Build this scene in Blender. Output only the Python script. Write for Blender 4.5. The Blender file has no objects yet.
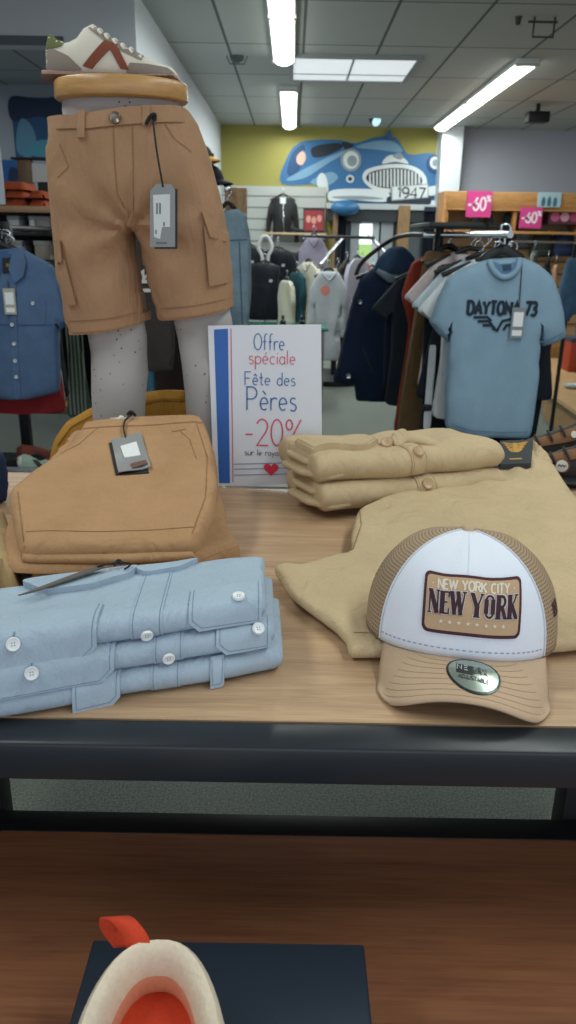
import bpy, bmesh, math, random
import numpy as np
from mathutils import Vector, Matrix, noise
from mathutils.geometry import delaunay_2d_cdt
random.seed(7)
SC = bpy.context.scene
COL = SC.collection
PI = math.pi
# ------------------------------------------------------------------ camera
FPX = 770.0
PITCH = math.radians(19.6); ROLL = math.radians(1.0)
CAM = np.array([0, 0, 1.42])
FW = np.array([0, math.cos(PITCH), -math.sin(PITCH)]); R0 = np.array([1., 0, 0]); U0 = np.cross(R0, FW)
CR, SR = math.cos(ROLL), math.sin(ROLL)
cd = bpy.data.cameras.new('camera'); cam = bpy.data.objects.new('camera', cd); COL.objects.link(cam)
cd.sensor_fit = 'VERTICAL'; cd.sensor_height = 36; cd.lens = FPX / 1024 * 36
cd.clip_start = .02
rr = CR * R0 + SR * U0; uu = -SR * R0 + CR * U0
cam.matrix_world = Matrix(((rr[0], uu[0], -FW[0], CAM[0]), (rr[1], uu[1], -FW[1], CAM[1]), (rr[2], uu[2], -FW[2], CAM[2]), (0, 0, 0, 1)))
SC.camera = cam
cd.dof.use_dof = True; cd.dof.focus_distance = 1.0; cd.dof.aperture_fstop = 9.0
# ------------------------------------------------------------------ world, light, exposure
SC.view_settings.view_transform = 'Standard'; SC.view_settings.look = 'None'
SC.view_settings.exposure = 0.0; SC.view_settings.gamma = 1; SC.view_settings.use_curve_mapping = False
w = bpy.data.worlds.new('world'); SC.world = w; w.use_nodes = True
w.node_tree.nodes['Background'].inputs[0].default_value = (.88, .93, 1.0, 1)
w.node_tree.nodes['Background'].inputs[1].default_value = .46
TUBE_POWER = 40          # each ceiling tube fitting
TUBE_GLOW = 7.0
def area(name, loc, rot, sx, sy, e, col):
    l = bpy.data.lights.new(name, 'AREA'); l.shape = 'RECTANGLE'; l.size = sx; l.size_y = sy; l.energy = e; l.color = col
    o = bpy.data.objects.new(name, l); COL.objects.link(o); o.location = loc; o.rotation_euler = rot
    return o
# daylight through the open shop front behind the camera
area('shop_front_daylight', (1.0, -2.3, 1.5), (PI / 2, 0, 0), 5.0, 2.4, 42, (.86, .93, 1.0))

def P(px, py, y=None, z=None, x=None, pl=None):
    "pixel of the photograph -> point of the place at a given depth, height or plane"
    a = px - 288; b = py - 512
    d = (a * CR + b * SR) / FPX * R0 - (-a * SR + b * CR) / FPX * U0 + FW
    if y is not None: t = (y - CAM[1]) / d[1]
    elif z is not None: t = (z - CAM[2]) / d[2]
    elif x is not None: t = (x - CAM[0]) / d[0]
    else:
        p0, n = pl; t = np.dot(np.array(p0) - CAM, n) / np.dot(d, n)
    return CAM + t * d
# ------------------------------------------------------------------ materials
def lin(h):
    h = h.lstrip('#'); c = [int(h[i:i + 2], 16) / 255 for i in (0, 2, 4)]
    return tuple((x / 12.92 if x <= .04045 else ((x + .055) / 1.055) ** 2.4) for x in c) + (1,)
MC = {}
def nm(name):
    m = bpy.data.materials.new(name); m.use_nodes = True
    nt = m.node_tree; b = nt.nodes['Principled BSDF']
    return m, nt, b
def plain(h, rough=.6, metal=0, name='paint', spec=.4):
    k = ('p', h, rough, metal, spec)
    if k in MC: return MC[k]
    m, nt, b = nm(name); b.inputs['Base Color'].default_value = lin(h); b.inputs['Roughness'].default_value = rough
    b.inputs['Metallic'].default_value = metal; b.inputs['Specular IOR Level'].default_value = spec
    n = nt.nodes.new('ShaderNodeTexNoise'); n.inputs['Scale'].default_value = 40
    mp = nt.nodes.new('ShaderNodeMapRange'); mp.inputs[3].default_value = max(0, rough - .06); mp.inputs[4].default_value = min(1, rough + .06)
    nt.links.new(n.outputs[0], mp.inputs[0]); nt.links.new(mp.outputs[0], b.inputs['Roughness'])
    MC[k] = m; return m
def fabric(h, sc=900, var=.10, bump=.25, fleck=None, rough=.9, name='fabric', wr=.25, wsc=9):
    k = ('f', h, sc, var, bump, fleck, wr, wsc)
    if k in MC: return MC[k]
    m, nt, b = nm(name); L = nt.links.new
    b.inputs['Roughness'].default_value = rough; b.inputs['Specular IOR Level'].default_value = .15
    b.inputs['Sheen Weight'].default_value = .02
    tc = nt.nodes.new('ShaderNodeTexCoord')
    n1 = nt.nodes.new('ShaderNodeTexNoise'); n1.inputs['Scale'].default_value = sc * .35; n1.inputs['Detail'].default_value = 3
    n2 = nt.nodes.new('ShaderNodeTexNoise'); n2.inputs['Scale'].default_value = 14; n2.inputs['Detail'].default_value = 4
    mxf = nt.nodes.new('ShaderNodeMath'); mxf.operation = 'ADD'
    L(tc.outputs['Object'], n1.inputs[0]); L(tc.outputs['Object'], n2.inputs[0])
    L(n1.outputs[0], mxf.inputs[0]); L(n2.outputs[0], mxf.inputs[1])
    r = nt.nodes.new('ShaderNodeValToRGB'); c = lin(h)
    lo = tuple(x * (1 - var * 1.6) for x in c[:3]) + (1,); hi = tuple(min(1, x * (1 + var * 1.3) + .002) for x in c[:3]) + (1,)
    if fleck: lo = lin(fleck)
    r.color_ramp.elements[0].position = .3; r.color_ramp.elements[0].color = lo
    r.color_ramp.elements[1].position = .7; r.color_ramp.elements[1].color = hi
    mh = nt.nodes.new('ShaderNodeMath'); mh.operation = 'MULTIPLY'; mh.inputs[1].default_value = .5
    L(mxf.outputs[0], mh.inputs[0]); L(mh.outputs[0], r.inputs[0]); L(r.outputs[0], b.inputs['Base Color'])
    n3 = nt.nodes.new('ShaderNodeTexNoise'); n3.inputs['Scale'].default_value = wsc; n3.inputs['Detail'].default_value = 3.5; n3.inputs['Distortion'].default_value = .8
    mpw = nt.nodes.new('ShaderNodeMapping'); mpw.inputs['Scale'].default_value = (1, 1, .45); L(tc.outputs['Object'], mpw.inputs[0]); L(mpw.outputs[0], n3.inputs[0])
    b1 = nt.nodes.new('ShaderNodeBump'); b1.inputs['Strength'].default_value = min(1, wr * 2.2); b1.inputs['Distance'].default_value = .02
    L(n3.outputs[0], b1.inputs['Height'])
    b2 = nt.nodes.new('ShaderNodeBump'); b2.inputs['Strength'].default_value = bump; b2.inputs['Distance'].default_value = .0006
    L(n1.outputs[0], b2.inputs['Height']); L(b1.outputs[0], b2.inputs['Normal']); L(b2.outputs[0], b.inputs['Normal'])
    MC[k] = m; return m
def wood(a, bcol, scale=(1.2, 16, 16), rough=.45, name='wood'):
    k = ('w', a, bcol, scale, rough)
    if k in MC: return MC[k]
    m, nt, b = nm(name); L = nt.links.new
    tc = nt.nodes.new('ShaderNodeTexCoord'); mp = nt.nodes.new('ShaderNodeMapping'); mp.inputs['Scale'].default_value = scale
    n1 = nt.nodes.new('ShaderNodeTexNoise'); n1.inputs['Scale'].default_value = 3.2; n1.inputs['Detail'].default_value = 8; n1.inputs['Roughness'].default_value = .62; n1.inputs['Distortion'].default_value = .5
    mp2 = nt.nodes.new('ShaderNodeMapping'); mp2.inputs['Scale'].default_value = tuple(s * v for s, v in zip(scale, (2, 8, 8)))
    n2 = nt.nodes.new('ShaderNodeTexNoise'); n2.inputs['Scale'].default_value = 4; n2.inputs['Detail'].default_value = 4
    L(tc.outputs['Object'], mp.inputs[0]); L(mp.outputs[0], n1.inputs[0]); L(tc.outputs['Object'], mp2.inputs[0]); L(mp2.outputs[0], n2.inputs[0])
    mx = nt.nodes.new('ShaderNodeMix'); mx.data_type = 'FLOAT'; mx.inputs[0].default_value = .35
    L(n1.outputs[0], mx.inputs[2]); L(n2.outputs[0], mx.inputs[3])
    r = nt.nodes.new('ShaderNodeValToRGB'); e = r.color_ramp.elements
    e[0].position = .34; e[0].color = lin(a); e[1].position = .64; e[1].color = lin(bcol)
    L(mx.outputs[0], r.inputs[0]); L(r.outputs[0], b.inputs['Base Color']); b.inputs['Roughness'].default_value = rough
    bp = nt.nodes.new('ShaderNodeBump'); bp.inputs['Strength'].default_value = .12; bp.inputs['Distance'].default_value = .001
    L(mx.outputs[0], bp.inputs['Height']); L(bp.outputs[0], b.inputs['Normal'])
    MC[k] = m; return m
def glow(h, s, name='glow'):
    k = ('g', h, s)
    if k in MC: return MC[k]
    m, nt, b = nm(name); b.inputs['Base Color'].default_value = lin(h); b.inputs['Emission Color'].default_value = lin(h); b.inputs['Emission Strength'].default_value = s
    MC[k] = m; return m
def carpet():
    m, nt, b = nm('carpet'); L = nt.links.new
    tc = nt.nodes.new('ShaderNodeTexCoord'); n = nt.nodes.new('ShaderNodeTexNoise'); n.inputs['Scale'].default_value = 170; n.inputs['Detail'].default_value = 3
    wv = nt.nodes.new('ShaderNodeTexWave'); wv.inputs['Scale'].default_value = 55; wv.bands_direction = 'Y'; wv.inputs['Distortion'].default_value = 2
    n2 = nt.nodes.new('ShaderNodeTexNoise'); n2.inputs['Scale'].default_value = 1.2
    for q in (n, wv, n2): L(tc.outputs['Object'], q.inputs[0])
    a = nt.nodes.new('ShaderNodeMath'); a.operation = 'MULTIPLY_ADD'; a.inputs[1].default_value = .25
    L(wv.outputs['Fac'], a.inputs[0]); L(n.outputs[0], a.inputs[2])
    a2 = nt.nodes.new('ShaderNodeMath'); a2.operation = 'MULTIPLY_ADD'; a2.inputs[1].default_value = .2
    L(n2.outputs[0], a2.inputs[0]); L(a.outputs[0], a2.inputs[2])
    r = nt.nodes.new('ShaderNodeValToRGB'); e = r.color_ramp.elements
    e[0].position = .45; e[0].color = lin('#3b423d'); e[1].position = .95; e[1].color = lin('#7f867e')
    L(a2.outputs[0], r.inputs[0]); L(r.outputs[0], b.inputs['Base Color']); b.inputs['Roughness'].default_value = .95
    bp = nt.nodes.new('ShaderNodeBump'); bp.inputs['Strength'].default_value = .5; bp.inputs['Distance'].default_value = .004
    L(a.outputs[0], bp.inputs['Height']); L(bp.outputs[0], b.inputs['Normal'])
    return m
def ceiling_tiles():
    m, nt, b = nm('ceiling_tiles'); L = nt.links.new
    tc = nt.nodes.new('ShaderNodeTexCoord'); br = nt.nodes.new('ShaderNodeTexBrick')
    mp = nt.nodes.new('ShaderNodeMapping'); mp.inputs['Rotation'].default_value = (0, 0, 0); mp.inputs['Location'].default_value = (.55, .3, 0)
    br.offset = 0; br.inputs['Scale'].default_value = 1; br.inputs['Brick Width'].default_value = .61; br.inputs['Row Height'].default_value = 1.22
    br.inputs['Mortar Size'].default_value = .012; br.inputs['Mortar Smooth'].default_value = .2
    br.inputs['Color1'].default_value = lin('#b4b8b6'); br.inputs['Color2'].default_value = lin('#a9aeac'); br.inputs['Mortar'].default_value = lin('#565b5c')
    L(tc.outputs['Object'], mp.inputs[0]); L(mp.outputs[0], br.inputs[0]); L(br.outputs[0], b.inputs['Base Color']); b.inputs['Roughness'].default_value = .9
    n = nt.nodes.new('ShaderNodeTexNoise'); n.inputs['Scale'].default_value = 120; L(tc.outputs['Object'], n.inputs[0])
    bp = nt.nodes.new('ShaderNodeBump'); bp.inputs['Strength'].default_value = .3; bp.inputs['Distance'].default_value = .003; L(n.outputs[0], bp.inputs['Height']); L(bp.outputs[0], b.inputs['Normal'])
    return m
def netting(h, dark):
    m, nt, b = nm('cap_netting'); L = nt.links.new
    uv = nt.nodes.new('ShaderNodeUVMap'); br = nt.nodes.new('ShaderNodeTexBrick')
    br.offset = .5; br.inputs['Scale'].default_value = 1; br.inputs['Brick Width'].default_value = .0042; br.inputs['Row Height'].default_value = .0038
    br.inputs['Mortar Size'].default_value = .0011; br.inputs['Mortar Smooth'].default_value = .3
    br.inputs['Color1'].default_value = lin(dark); br.inputs['Color2'].default_value = lin(dark); br.inputs['Mortar'].default_value = lin(h)
    L(uv.outputs[0], br.inputs[0]); L(br.outputs[0], b.inputs['Base Color']); b.inputs['Roughness'].default_value = .8
    bp = nt.nodes.new('ShaderNodeBump'); bp.inputs['Strength'].default_value = .6; bp.inputs['Distance'].default_value = .001
    L(br.outputs['Fac'], bp.inputs['Height']); L(bp.outputs[0], b.inputs['Normal'])
    return m
def speckle(h, dot):
    m, nt, b = nm('speckled_plaster'); L = nt.links.new
    tc = nt.nodes.new('ShaderNodeTexCoord'); v = nt.nodes.new('ShaderNodeTexVoronoi'); v.inputs['Scale'].default_value = 95
    n = nt.nodes.new('ShaderNodeTexNoise'); n.inputs['Scale'].default_value = 18; n.inputs['Detail'].default_value = 5
    L(tc.outputs['Object'], v.inputs[0]); L(tc.outputs['Object'], n.inputs[0])
    lt = nt.nodes.new('ShaderNodeMath'); lt.operation = 'LESS_THAN'; lt.inputs[1].default_value = .17
    L(v.outputs['Distance'], lt.inputs[0])
    gt = nt.nodes.new('ShaderNodeMath'); gt.operation = 'GREATER_THAN'; gt.inputs[1].default_value = .54; L(n.outputs[0], gt.inputs[0])
    mu = nt.nodes.new('ShaderNodeMath'); mu.operation = 'MULTIPLY'; L(lt.outputs[0], mu.inputs[0]); L(gt.outputs[0], mu.inputs[1])
    mx = nt.nodes.new('ShaderNodeMix'); mx.data_type = 'RGBA'; mx.inputs[6].default_value = lin(h); mx.inputs[7].default_value = lin(dot)
    L(mu.outputs[0], mx.inputs[0]); L(mx.outputs[2], b.inputs['Base Color']); b.inputs['Roughness'].default_value = .8
    bp = nt.nodes.new('ShaderNodeBump'); bp.inputs['Strength'].default_value = .35; bp.inputs['Distance'].default_value = .006; L(n.outputs[0], bp.inputs['Height']); L(bp.outputs[0], b.inputs['Normal'])
    return m
# ------------------------------------------------------------------ object plumbing
ORG = {}
def tag(o, label=None, cat=None, group=None, kind=None):
    if label: o['label'] = label
    if cat: o['category'] = cat
    if group: o['group'] = group
    if kind: o['kind'] = kind
    return o
def empty(name, loc, label, cat, group=None):
    o = bpy.data.objects.new(name, None); COL.objects.link(o); o.location = loc; o.empty_display_size = .05
    ORG[o.name] = np.array(loc, float); return tag(o, label, cat, group)
def mk(name, geo, mat, parent=None, smooth=True, label=None, cat=None, group=None, kind=None, origin=None, uv=None, mats=None, autosmooth=True):
    "geo: list of (verts, faces[, material index]) in world coordinates"
    V = []; Fc = []; MI = []
    for g in geo:
        n = len(V); V += [tuple(v) for v in g[0]]; Fc += [tuple(i + n for i in f) for f in g[1]]
        MI += [g[2] if len(g) > 2 else 0] * len(g[1])
    A = np.array(V, float)
    if parent is not None: o0 = ORG[parent.name]
    elif origin is not None: o0 = np.array(origin, float)
    else: o0 = np.array([(A[:, 0].min() + A[:, 0].max()) / 2, (A[:, 1].min() + A[:, 1].max()) / 2, A[:, 2].min()])
    me = bpy.data.meshes.new(name); me.from_pydata([tuple(v) for v in (A - o0)], [], Fc)
    if uv is not None:
        l = me.uv_layers.new(name='UVMap')
        for lp in me.loops: l.data[lp.index].uv = uv[lp.vertex_index]
    for m in (mats or [mat]): me.materials.append(m)
    bm = bmesh.new(); bm.from_mesh(me)
    for f, mi in zip(bm.faces, MI): f.material_index = mi; f.smooth = smooth
    bmesh.ops.recalc_face_normals(bm, faces=bm.faces)
    if smooth and autosmooth:
        for e in bm.edges:
            if len(e.link_faces) == 2 and e.calc_face_angle(0) > math.radians(50): e.smooth = False
    bm.to_mesh(me); bm.free(); me.update()
    o = bpy.data.objects.new(name, me); COL.objects.link(o)
    ORG[o.name] = o0
    if parent is not None:
        o.parent = parent
    else: o.location = o0
    return tag(o, label, cat, group, kind)
def sub_fix(o):     # a child's own origin equals its parent's
    return o
def box(x0, x1, y0, y1, z0, z1, bev=0.0):
    if bev <= 0:
        v = [(x, y, z) for z in (z0, z1) for y in (y0, y1) for x in (x0, x1)]
        return v, [(0, 2, 3, 1), (4, 5, 7, 6), (0, 1, 5, 4), (2, 6, 7, 3), (0, 4, 6, 2), (1, 3, 7, 5)]
    bm = bmesh.new(); bmesh.ops.create_cube(bm, size=1)
    for v in bm.verts: v.co = ((x0 + x1) / 2 + v.co.x * (x1 - x0), (y0 + y1) / 2 + v.co.y * (y1 - y0), (z0 + z1) / 2 + v.co.z * (z1 - z0))
    bmesh.ops.bevel(bm, geom=list(bm.edges), offset=bev, segments=2, affect='EDGES', profile=.5)
    bm.verts.index_update(); r = ([tuple(v.co) for v in bm.verts], [tuple(v.index for v in f.verts) for f in bm.faces]); bm.free(); return r
def rot_geo(g, c, ang):
    ca, sa = math.cos(ang), math.sin(ang)
    return ([(c[0] + (v[0] - c[0]) * ca - (v[1] - c[1]) * sa, c[1] + (v[0] - c[0]) * sa + (v[1] - c[1]) * ca, v[2]) for v in g[0]],) + tuple(g[1:])
def tube(pts, r, n=10, closed=False, cap=True):
    pts = [np.array(p, float) for p in pts]; N = len(pts); V = []; Fc = []
    rs = r if hasattr(r, '__len__') else [r] * N
    prev = None
    for i, p in enumerate(pts):
        if closed: t = pts[(i + 1) % N] - pts[i - 1]
        else: t = pts[min(i + 1, N - 1)] - pts[max(i - 1, 0)]
        t = t / (np.linalg.norm(t) + 1e-12)
        if prev is None:
            a = np.array([0, 0, 1.]) if abs(t[2]) < .9 else np.array([1., 0, 0])
            a = a - t * np.dot(a, t)
        else: a = prev - t * np.dot(prev, t)
        a /= np.linalg.norm(a); prev = a; b = np.cross(t, a)
        for k in range(n):
            q = 2 * PI * k / n; V.append(p + rs[i] * (a * math.cos(q) + b * math.sin(q)))
    for i in range(N if closed else N - 1):
        j = (i + 1) % N
        for k in range(n): Fc.append((i * n + k, i * n + (k + 1) % n, j * n + (k + 1) % n, j * n + k))
    if cap and not closed: Fc.append(tuple(range(n))[::-1]); Fc.append(tuple((N - 1) * n + k for k in range(n)))
    return V, Fc
def loft(rings, cap=True):
    "rings: lists of equally many points"
    n = len(rings[0]); V = [p for r in rings for p in r]; Fc = []
    for i in range(len(rings) - 1):
        for k in range(n): Fc.append((i * n + k, i * n + (k + 1) % n, (i + 1) * n + (k + 1) % n, (i + 1) * n + k))
    if cap: Fc.append(tuple(range(n))[::-1]); Fc.append(tuple((len(rings) - 1) * n + k for k in range(n)))
    return V, Fc
def ell(c, rx, ry, n=28, ang=0, sq=2.0):
    out = []
    for k in range(n):
        q = 2 * PI * k / n; cq, sq_ = math.cos(q), math.sin(q)
        x = rx * math.copysign(abs(cq) ** (2 / sq), cq); y = ry * math.copysign(abs(sq_) ** (2 / sq), sq_)
        out.append((c[0] + x * math.cos(ang) - y * math.sin(ang), c[1] + x * math.sin(ang) + y * math.cos(ang), c[2]))
    return out
def catmull(pts, n=8, closed=True):
    pts = [np.array(p, float) for p in pts]; N = len(pts); out = []
    rng = range(N if closed else N - 1)
    for i in rng:
        p0 = pts[i - 1] if closed or i > 0 else pts[i]; p1 = pts[i]; p2 = pts[(i + 1) % N]
        p3 = pts[(i + 2) % N] if closed or i + 2 < N else p2
        for k in range(n):
            t = k / n
            out.append(.5 * ((2 * p1) + (-p0 + p2) * t + (2 * p0 - 5 * p1 + 4 * p2 - p3) * t * t + (-p0 + 3 * p1 - 3 * p2 + p3) * t ** 3))
    if not closed: out.append(pts[-1])
    return out
def soft(pts, r=.25, n=4):
    "polygon with rounded corners (fraction r of each edge)"
    pts = [np.array(p, float) for p in pts]; N = len(pts); out = []
    for i in range(N):
        a, b, c = pts[i - 1], pts[i], pts[(i + 1) % N]
        s = b + (a - b) * r; e = b + (c - b) * r
        for k in range(n + 1):
            t = k / n; out.append((1 - t) ** 2 * s + 2 * t * (1 - t) * b + t * t * e)
    return out
class Frame:
    def __init__(s, o, U, V, N=None):
        s.o = np.array(o, float); s.U = np.array(U, float); s.U /= np.linalg.norm(s.U)
        V = np.array(V, float); V = V - s.U * np.dot(V, s.U); s.V = V / np.linalg.norm(V)
        s.N = np.cross(s.U, s.V) if N is None else np.array(N, float)
    def at(s, u, v, h=0): return s.o + u * s.U + v * s.V + h * s.N
    def inv(s, p): d = np.array(p) - s.o; return float(np.dot(d, s.U)), float(np.dot(d, s.V))
    def pix(s, px, py): return s.inv(P(px, py, pl=(s.o, s.N)))
def upright(x, y, z, rz=0):         # u right, v up, h towards the viewer
    return Frame((x, y, z), (math.cos(rz), math.sin(rz), 0), (0, 0, 1))
def inpoly(X, Y, poly):
    poly = np.array(poly); ins = np.zeros(X.shape, bool); n = len(poly); j = n - 1
    for i in range(n):
        xi, yi = poly[i]; xj, yj = poly[j]
        c = ((yi > Y) != (yj > Y)) & (X < (xj - xi) * (Y - yi) / ((yj - yi) + 1e-15) + xi)
        ins ^= c; j = i
    return ins
def segdist(X, Y, poly):
    poly = np.array(poly); D = np.full(X.shape, 1e9)
    for i in range(len(poly)):
        a = poly[i - 1]; b = poly[i]; ab = b - a; L2 = ab @ ab + 1e-15
        t = np.clip(((X - a[0]) * ab[0] + (Y - a[1]) * ab[1]) / L2, 0, 1)
        D = np.minimum(D, np.hypot(X - a[0] - t * ab[0], Y - a[1] - t * ab[1]))
    return D
class Inflate:
    "membrane height over a polygon"
    def __init__(s, poly, n=70):
        p = np.array(poly); s.lo = p.min(0); s.hi = p.max(0); s.h = max(s.hi - s.lo) / n
        s.lo = s.lo - 2 * s.h; nx = int((s.hi[0] - s.lo[0]) / s.h) + 4; ny = int((s.hi[1] - s.lo[1]) / s.h) + 4
        X, Y = np.meshgrid(s.lo[0] + s.h * np.arange(nx), s.lo[1] + s.h * np.arange(ny)); m = inpoly(X, Y, poly)
        f = np.zeros_like(X)
        for _ in range(900):
            g = np.zeros_like(f); g[1:-1, 1:-1] = .25 * (f[2:, 1:-1] + f[:-2, 1:-1] + f[1:-1, 2:] + f[1:-1, :-2]) + .25 * s.h ** 2
            f = np.where(m, g, 0)
        s.f = np.sqrt(2 * np.maximum(f, 0))
    def __call__(s, u, v):
        x = (np.asarray(u) - s.lo[0]) / s.h; y = (np.asarray(v) - s.lo[1]) / s.h
        i = np.clip(x.astype(int), 0, s.f.shape[1] - 2); j = np.clip(y.astype(int), 0, s.f.shape[0] - 2)
        a = np.clip(x - i, 0, 1); b = np.clip(y - j, 0, 1); f = s.f
        return (f[j, i] * (1 - a) + f[j, i + 1] * a) * (1 - b) + (f[j + 1, i] * (1 - a) + f[j + 1, i + 1] * a) * b
def triangulate(poly, res, inset=None):
    p = np.array(poly); out = []
    for i in range(len(p)):
        a, b = p[i - 1], p[i]; k = max(1, int(np.linalg.norm(b - a) / (res * 1.2)))
        for q in range(k): out.append(a + (b - a) * q / k)
    p = np.array(out); n = len(p); lo = p.min(0); hi = p.max(0)
    xs = np.arange(lo[0] + res / 2, hi[0], res); ys = np.arange(lo[1] + res / 2, hi[1], res)
    pts = [Vector((float(a), float(b))) for a, b in p]
    if len(xs) and len(ys):
        X, Y = np.meshgrid(xs, ys); X[1::2] += res / 2; X = X.ravel(); Y = Y.ravel()
        D = segdist(X, Y, p); m = inpoly(X, Y, p) & (D > res * .45); 
        if inset:
            m &= D > max(inset) + res * .35
            for dd in inset:
                nx = np.array([p[(i + 1) % n] - p[i - 1] for i in range(n)]); nx = np.stack([-nx[:, 1], nx[:, 0]], 1); nx /= np.linalg.norm(nx, axis=1)[:, None] + 1e-12
                for sg in (1, -1):
                    q = p + sg * nx * dd; ok = inpoly(q[:, 0], q[:, 1], p) & (segdist(q[:, 0], q[:, 1], p) > dd * .8)
                    pts += [Vector((float(a), float(b))) for a, b in q[ok]]
        pts += [Vector((float(a), float(b))) for a, b in zip(X[m], Y[m])]
    v, e, f, *_ = delaunay_2d_cdt(pts, [(i, (i + 1) % n) for i in range(n)], [tuple(range(n))], 1, 1e-6)
    return np.array([(a.x, a.y) for a in v]), [tuple(t) for t in f]
def bnd(V, T):
    c = {}
    for t in T:
        for i in range(len(t)):
            k = (t[i], t[(i + 1) % len(t)]); c[k] = 1
    return [k for k in c if (k[1], k[0]) not in c]
def puff(poly, fr, T, Tb=None, e=None, res=.012, wr=None, base=None, n=70, lift=0, hpoly=None):
    """inflated panel.  e: rounded-edge radius (flat-topped); without e a membrane.
    T front thickness, Tb back thickness, base(u,v): extra height of the whole sheet"""
    V, T3 = triangulate(poly, res, [e * .12, e * .45] if e and e < .02 else (None if e else [res * .25, res * .7])); u, v = V[:, 0], V[:, 1]
    if e:
        D = segdist(u, v, poly)
        def hf(u, v, D=None):
            u = np.asarray(u, float); v = np.asarray(v, float)
            D = segdist(u, v, poly) if D is None else D
            t = np.clip(D / e, 0, 1); return T * np.sqrt(np.maximum(1 - (1 - t) ** 2, 0))
        h = hf(u, v, D)
    else:
        inf = Inflate(hpoly or poly, n)
        def hf(u, v, D=None):
            s = inf(np.asarray(u, float), np.asarray(v, float)); return T * s / np.sqrt(s * s + T * T) * 1.0
        h = hf(u, v)
    def surf(a, b):
        hh = float(hf(np.array([a]), np.array([b]))[0]); k = min(1, hh / (abs(T) * .5 + 1e-9))
        return hh + (wr(a, b) * k if wr else 0) + (base(a, b) if base else 0) + lift
    Tb = T if Tb is None else Tb
    edge = {i for k in bnd(V, T3) for i in k}
    F_, B_ = [], []; idx = {}
    for i in range(len(V)):
        bb = (base(u[i], v[i]) if base else 0) + lift; hi = h[i] if hpoly or i not in edge else 0
        k = min(1, hi / (abs(T) * .5 + 1e-9)); w_ = wr(u[i], v[i]) * k if wr else 0
        F_.append(fr.at(u[i], v[i], bb + hi + w_)); B_.append(fr.at(u[i], v[i], bb - hi / max(T, 1e-9) * Tb + (w_ * .6 if Tb > 0 else 0)))
    nF = len(F_); verts = list(F_); bm_ = {}
    for i in range(len(V)):
        if i in edge and not hpoly: bm_[i] = i
        else: bm_[i] = len(verts); verts.append(B_[i])
    faces = list(T3) + [tuple(bm_[i] for i in t[::-1]) for t in T3]
    if hpoly: faces += [(b, a, bm_[a], bm_[b]) for a, b in bnd(V, T3)]
    return (verts, faces), surf
def decal(poly, mapfn, t, res=.008, under=-.0006):
    "sheet of thickness t lying on a surface: mapfn(u, v, offset) -> world"
    V, T3 = triangulate(poly, res); n = len(V)
    top = [mapfn(a, b, t) for a, b in V]; bot = [mapfn(a, b, under) for a, b in V]
    f = list(T3) + [tuple(i + n for i in x[::-1]) for x in T3] + [(b, a, a + n, b + n) for a, b in bnd(V, T3)]
    return top + bot, f
def onsurf(fr, surf): return lambda u, v, o: fr.at(u, v, surf(u, v) + o)
def flat(fr): return lambda u, v, o: fr.at(u, v, o)
def rect(u0, u1, v0, v1): return [(u0, v0), (u1, v0), (u1, v1), (u0, v1)]
def rrect(u0, u1, v0, v1, r, n=5):
    out = []
    for cx, cy, a in ((u1 - r, v0 + r, -PI / 2), (u1 - r, v1 - r, 0), (u0 + r, v1 - r, PI / 2), (u0 + r, v0 + r, PI)):
        out += [(cx + r * math.cos(a + PI / 2 * k / n), cy + r * math.sin(a + PI / 2 * k / n)) for k in range(n + 1)]
    return out
def circ(u, v, r, n=20, ry=None): return [(u + r * math.cos(2 * PI * k / n), v + (ry or r) * math.sin(2 * PI * k / n)) for k in range(n)]
def ribbon(strokes, wd, mapfn, off=.0006, thick=.0004, seg=None):
    "strokes: polylines in (u,v); returns one geometry list of raised ribbons"
    out = []
    for st in strokes:
        ww = wd
        if isinstance(st, tuple) and not hasattr(st[0], '__len__'): continue
        if isinstance(st, dict): ww = st['w']; st = st['p']
        p = [np.array(q, float) for q in st]
        if seg:
            q = [p[0]]
            for a, b in zip(p, p[1:]):
                k = max(1, int(np.linalg.norm(b - a) / seg))
                q += [a + (b - a) * i / k for i in range(1, k + 1)]
            p = q
        N = len(p); L = []; R = []
        for i in range(N):
            a = p[i] - p[i - 1] if i else p[1] - p[0]; b = p[i + 1] - p[i] if i < N - 1 else a
            a = a / (np.linalg.norm(a) + 1e-12); b = b / (np.linalg.norm(b) + 1e-12); t = a + b
            if np.linalg.norm(t) < .2: t = a
            t = t / np.linalg.norm(t); nn = np.array([-t[1], t[0]]); m = min(1.6, 1 / max(.4, abs(np.dot(nn, [-a[1], a[0]]))))
            L.append(p[i] + nn * ww / 2 * m); R.append(p[i] - nn * ww / 2 * m)
        V = [mapfn(q[0], q[1], off + thick) for q in L] + [mapfn(q[0], q[1], off + thick) for q in R] + [mapfn(q[0], q[1], off) for q in L] + [mapfn(q[0], q[1], off) for q in R]
        Fc = []
        for i in range(N - 1):
            Fc += [(i, N + i, N + i + 1, i + 1), (2 * N + i, i, i + 1, 2 * N + i + 1), (N + i, 3 * N + i, 3 * N + i + 1, N + i + 1), (2 * N + i, 2 * N + i + 1, 3 * N + i + 1, 3 * N + i)]
        Fc += [(0, 2 * N, 3 * N, N), (N - 1, 2 * N - 1, 4 * N - 1, 3 * N - 1)]
        out.append((V, Fc))
    return out
def A(cx, cy, rx, ry, a0, a1, n=12):
    return [(cx + rx * math.cos(math.radians(a0 + (a1 - a0) * i / n)), cy + ry * math.sin(math.radians(a0 + (a1 - a0) * i / n))) for i in range(n + 1)]
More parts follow.
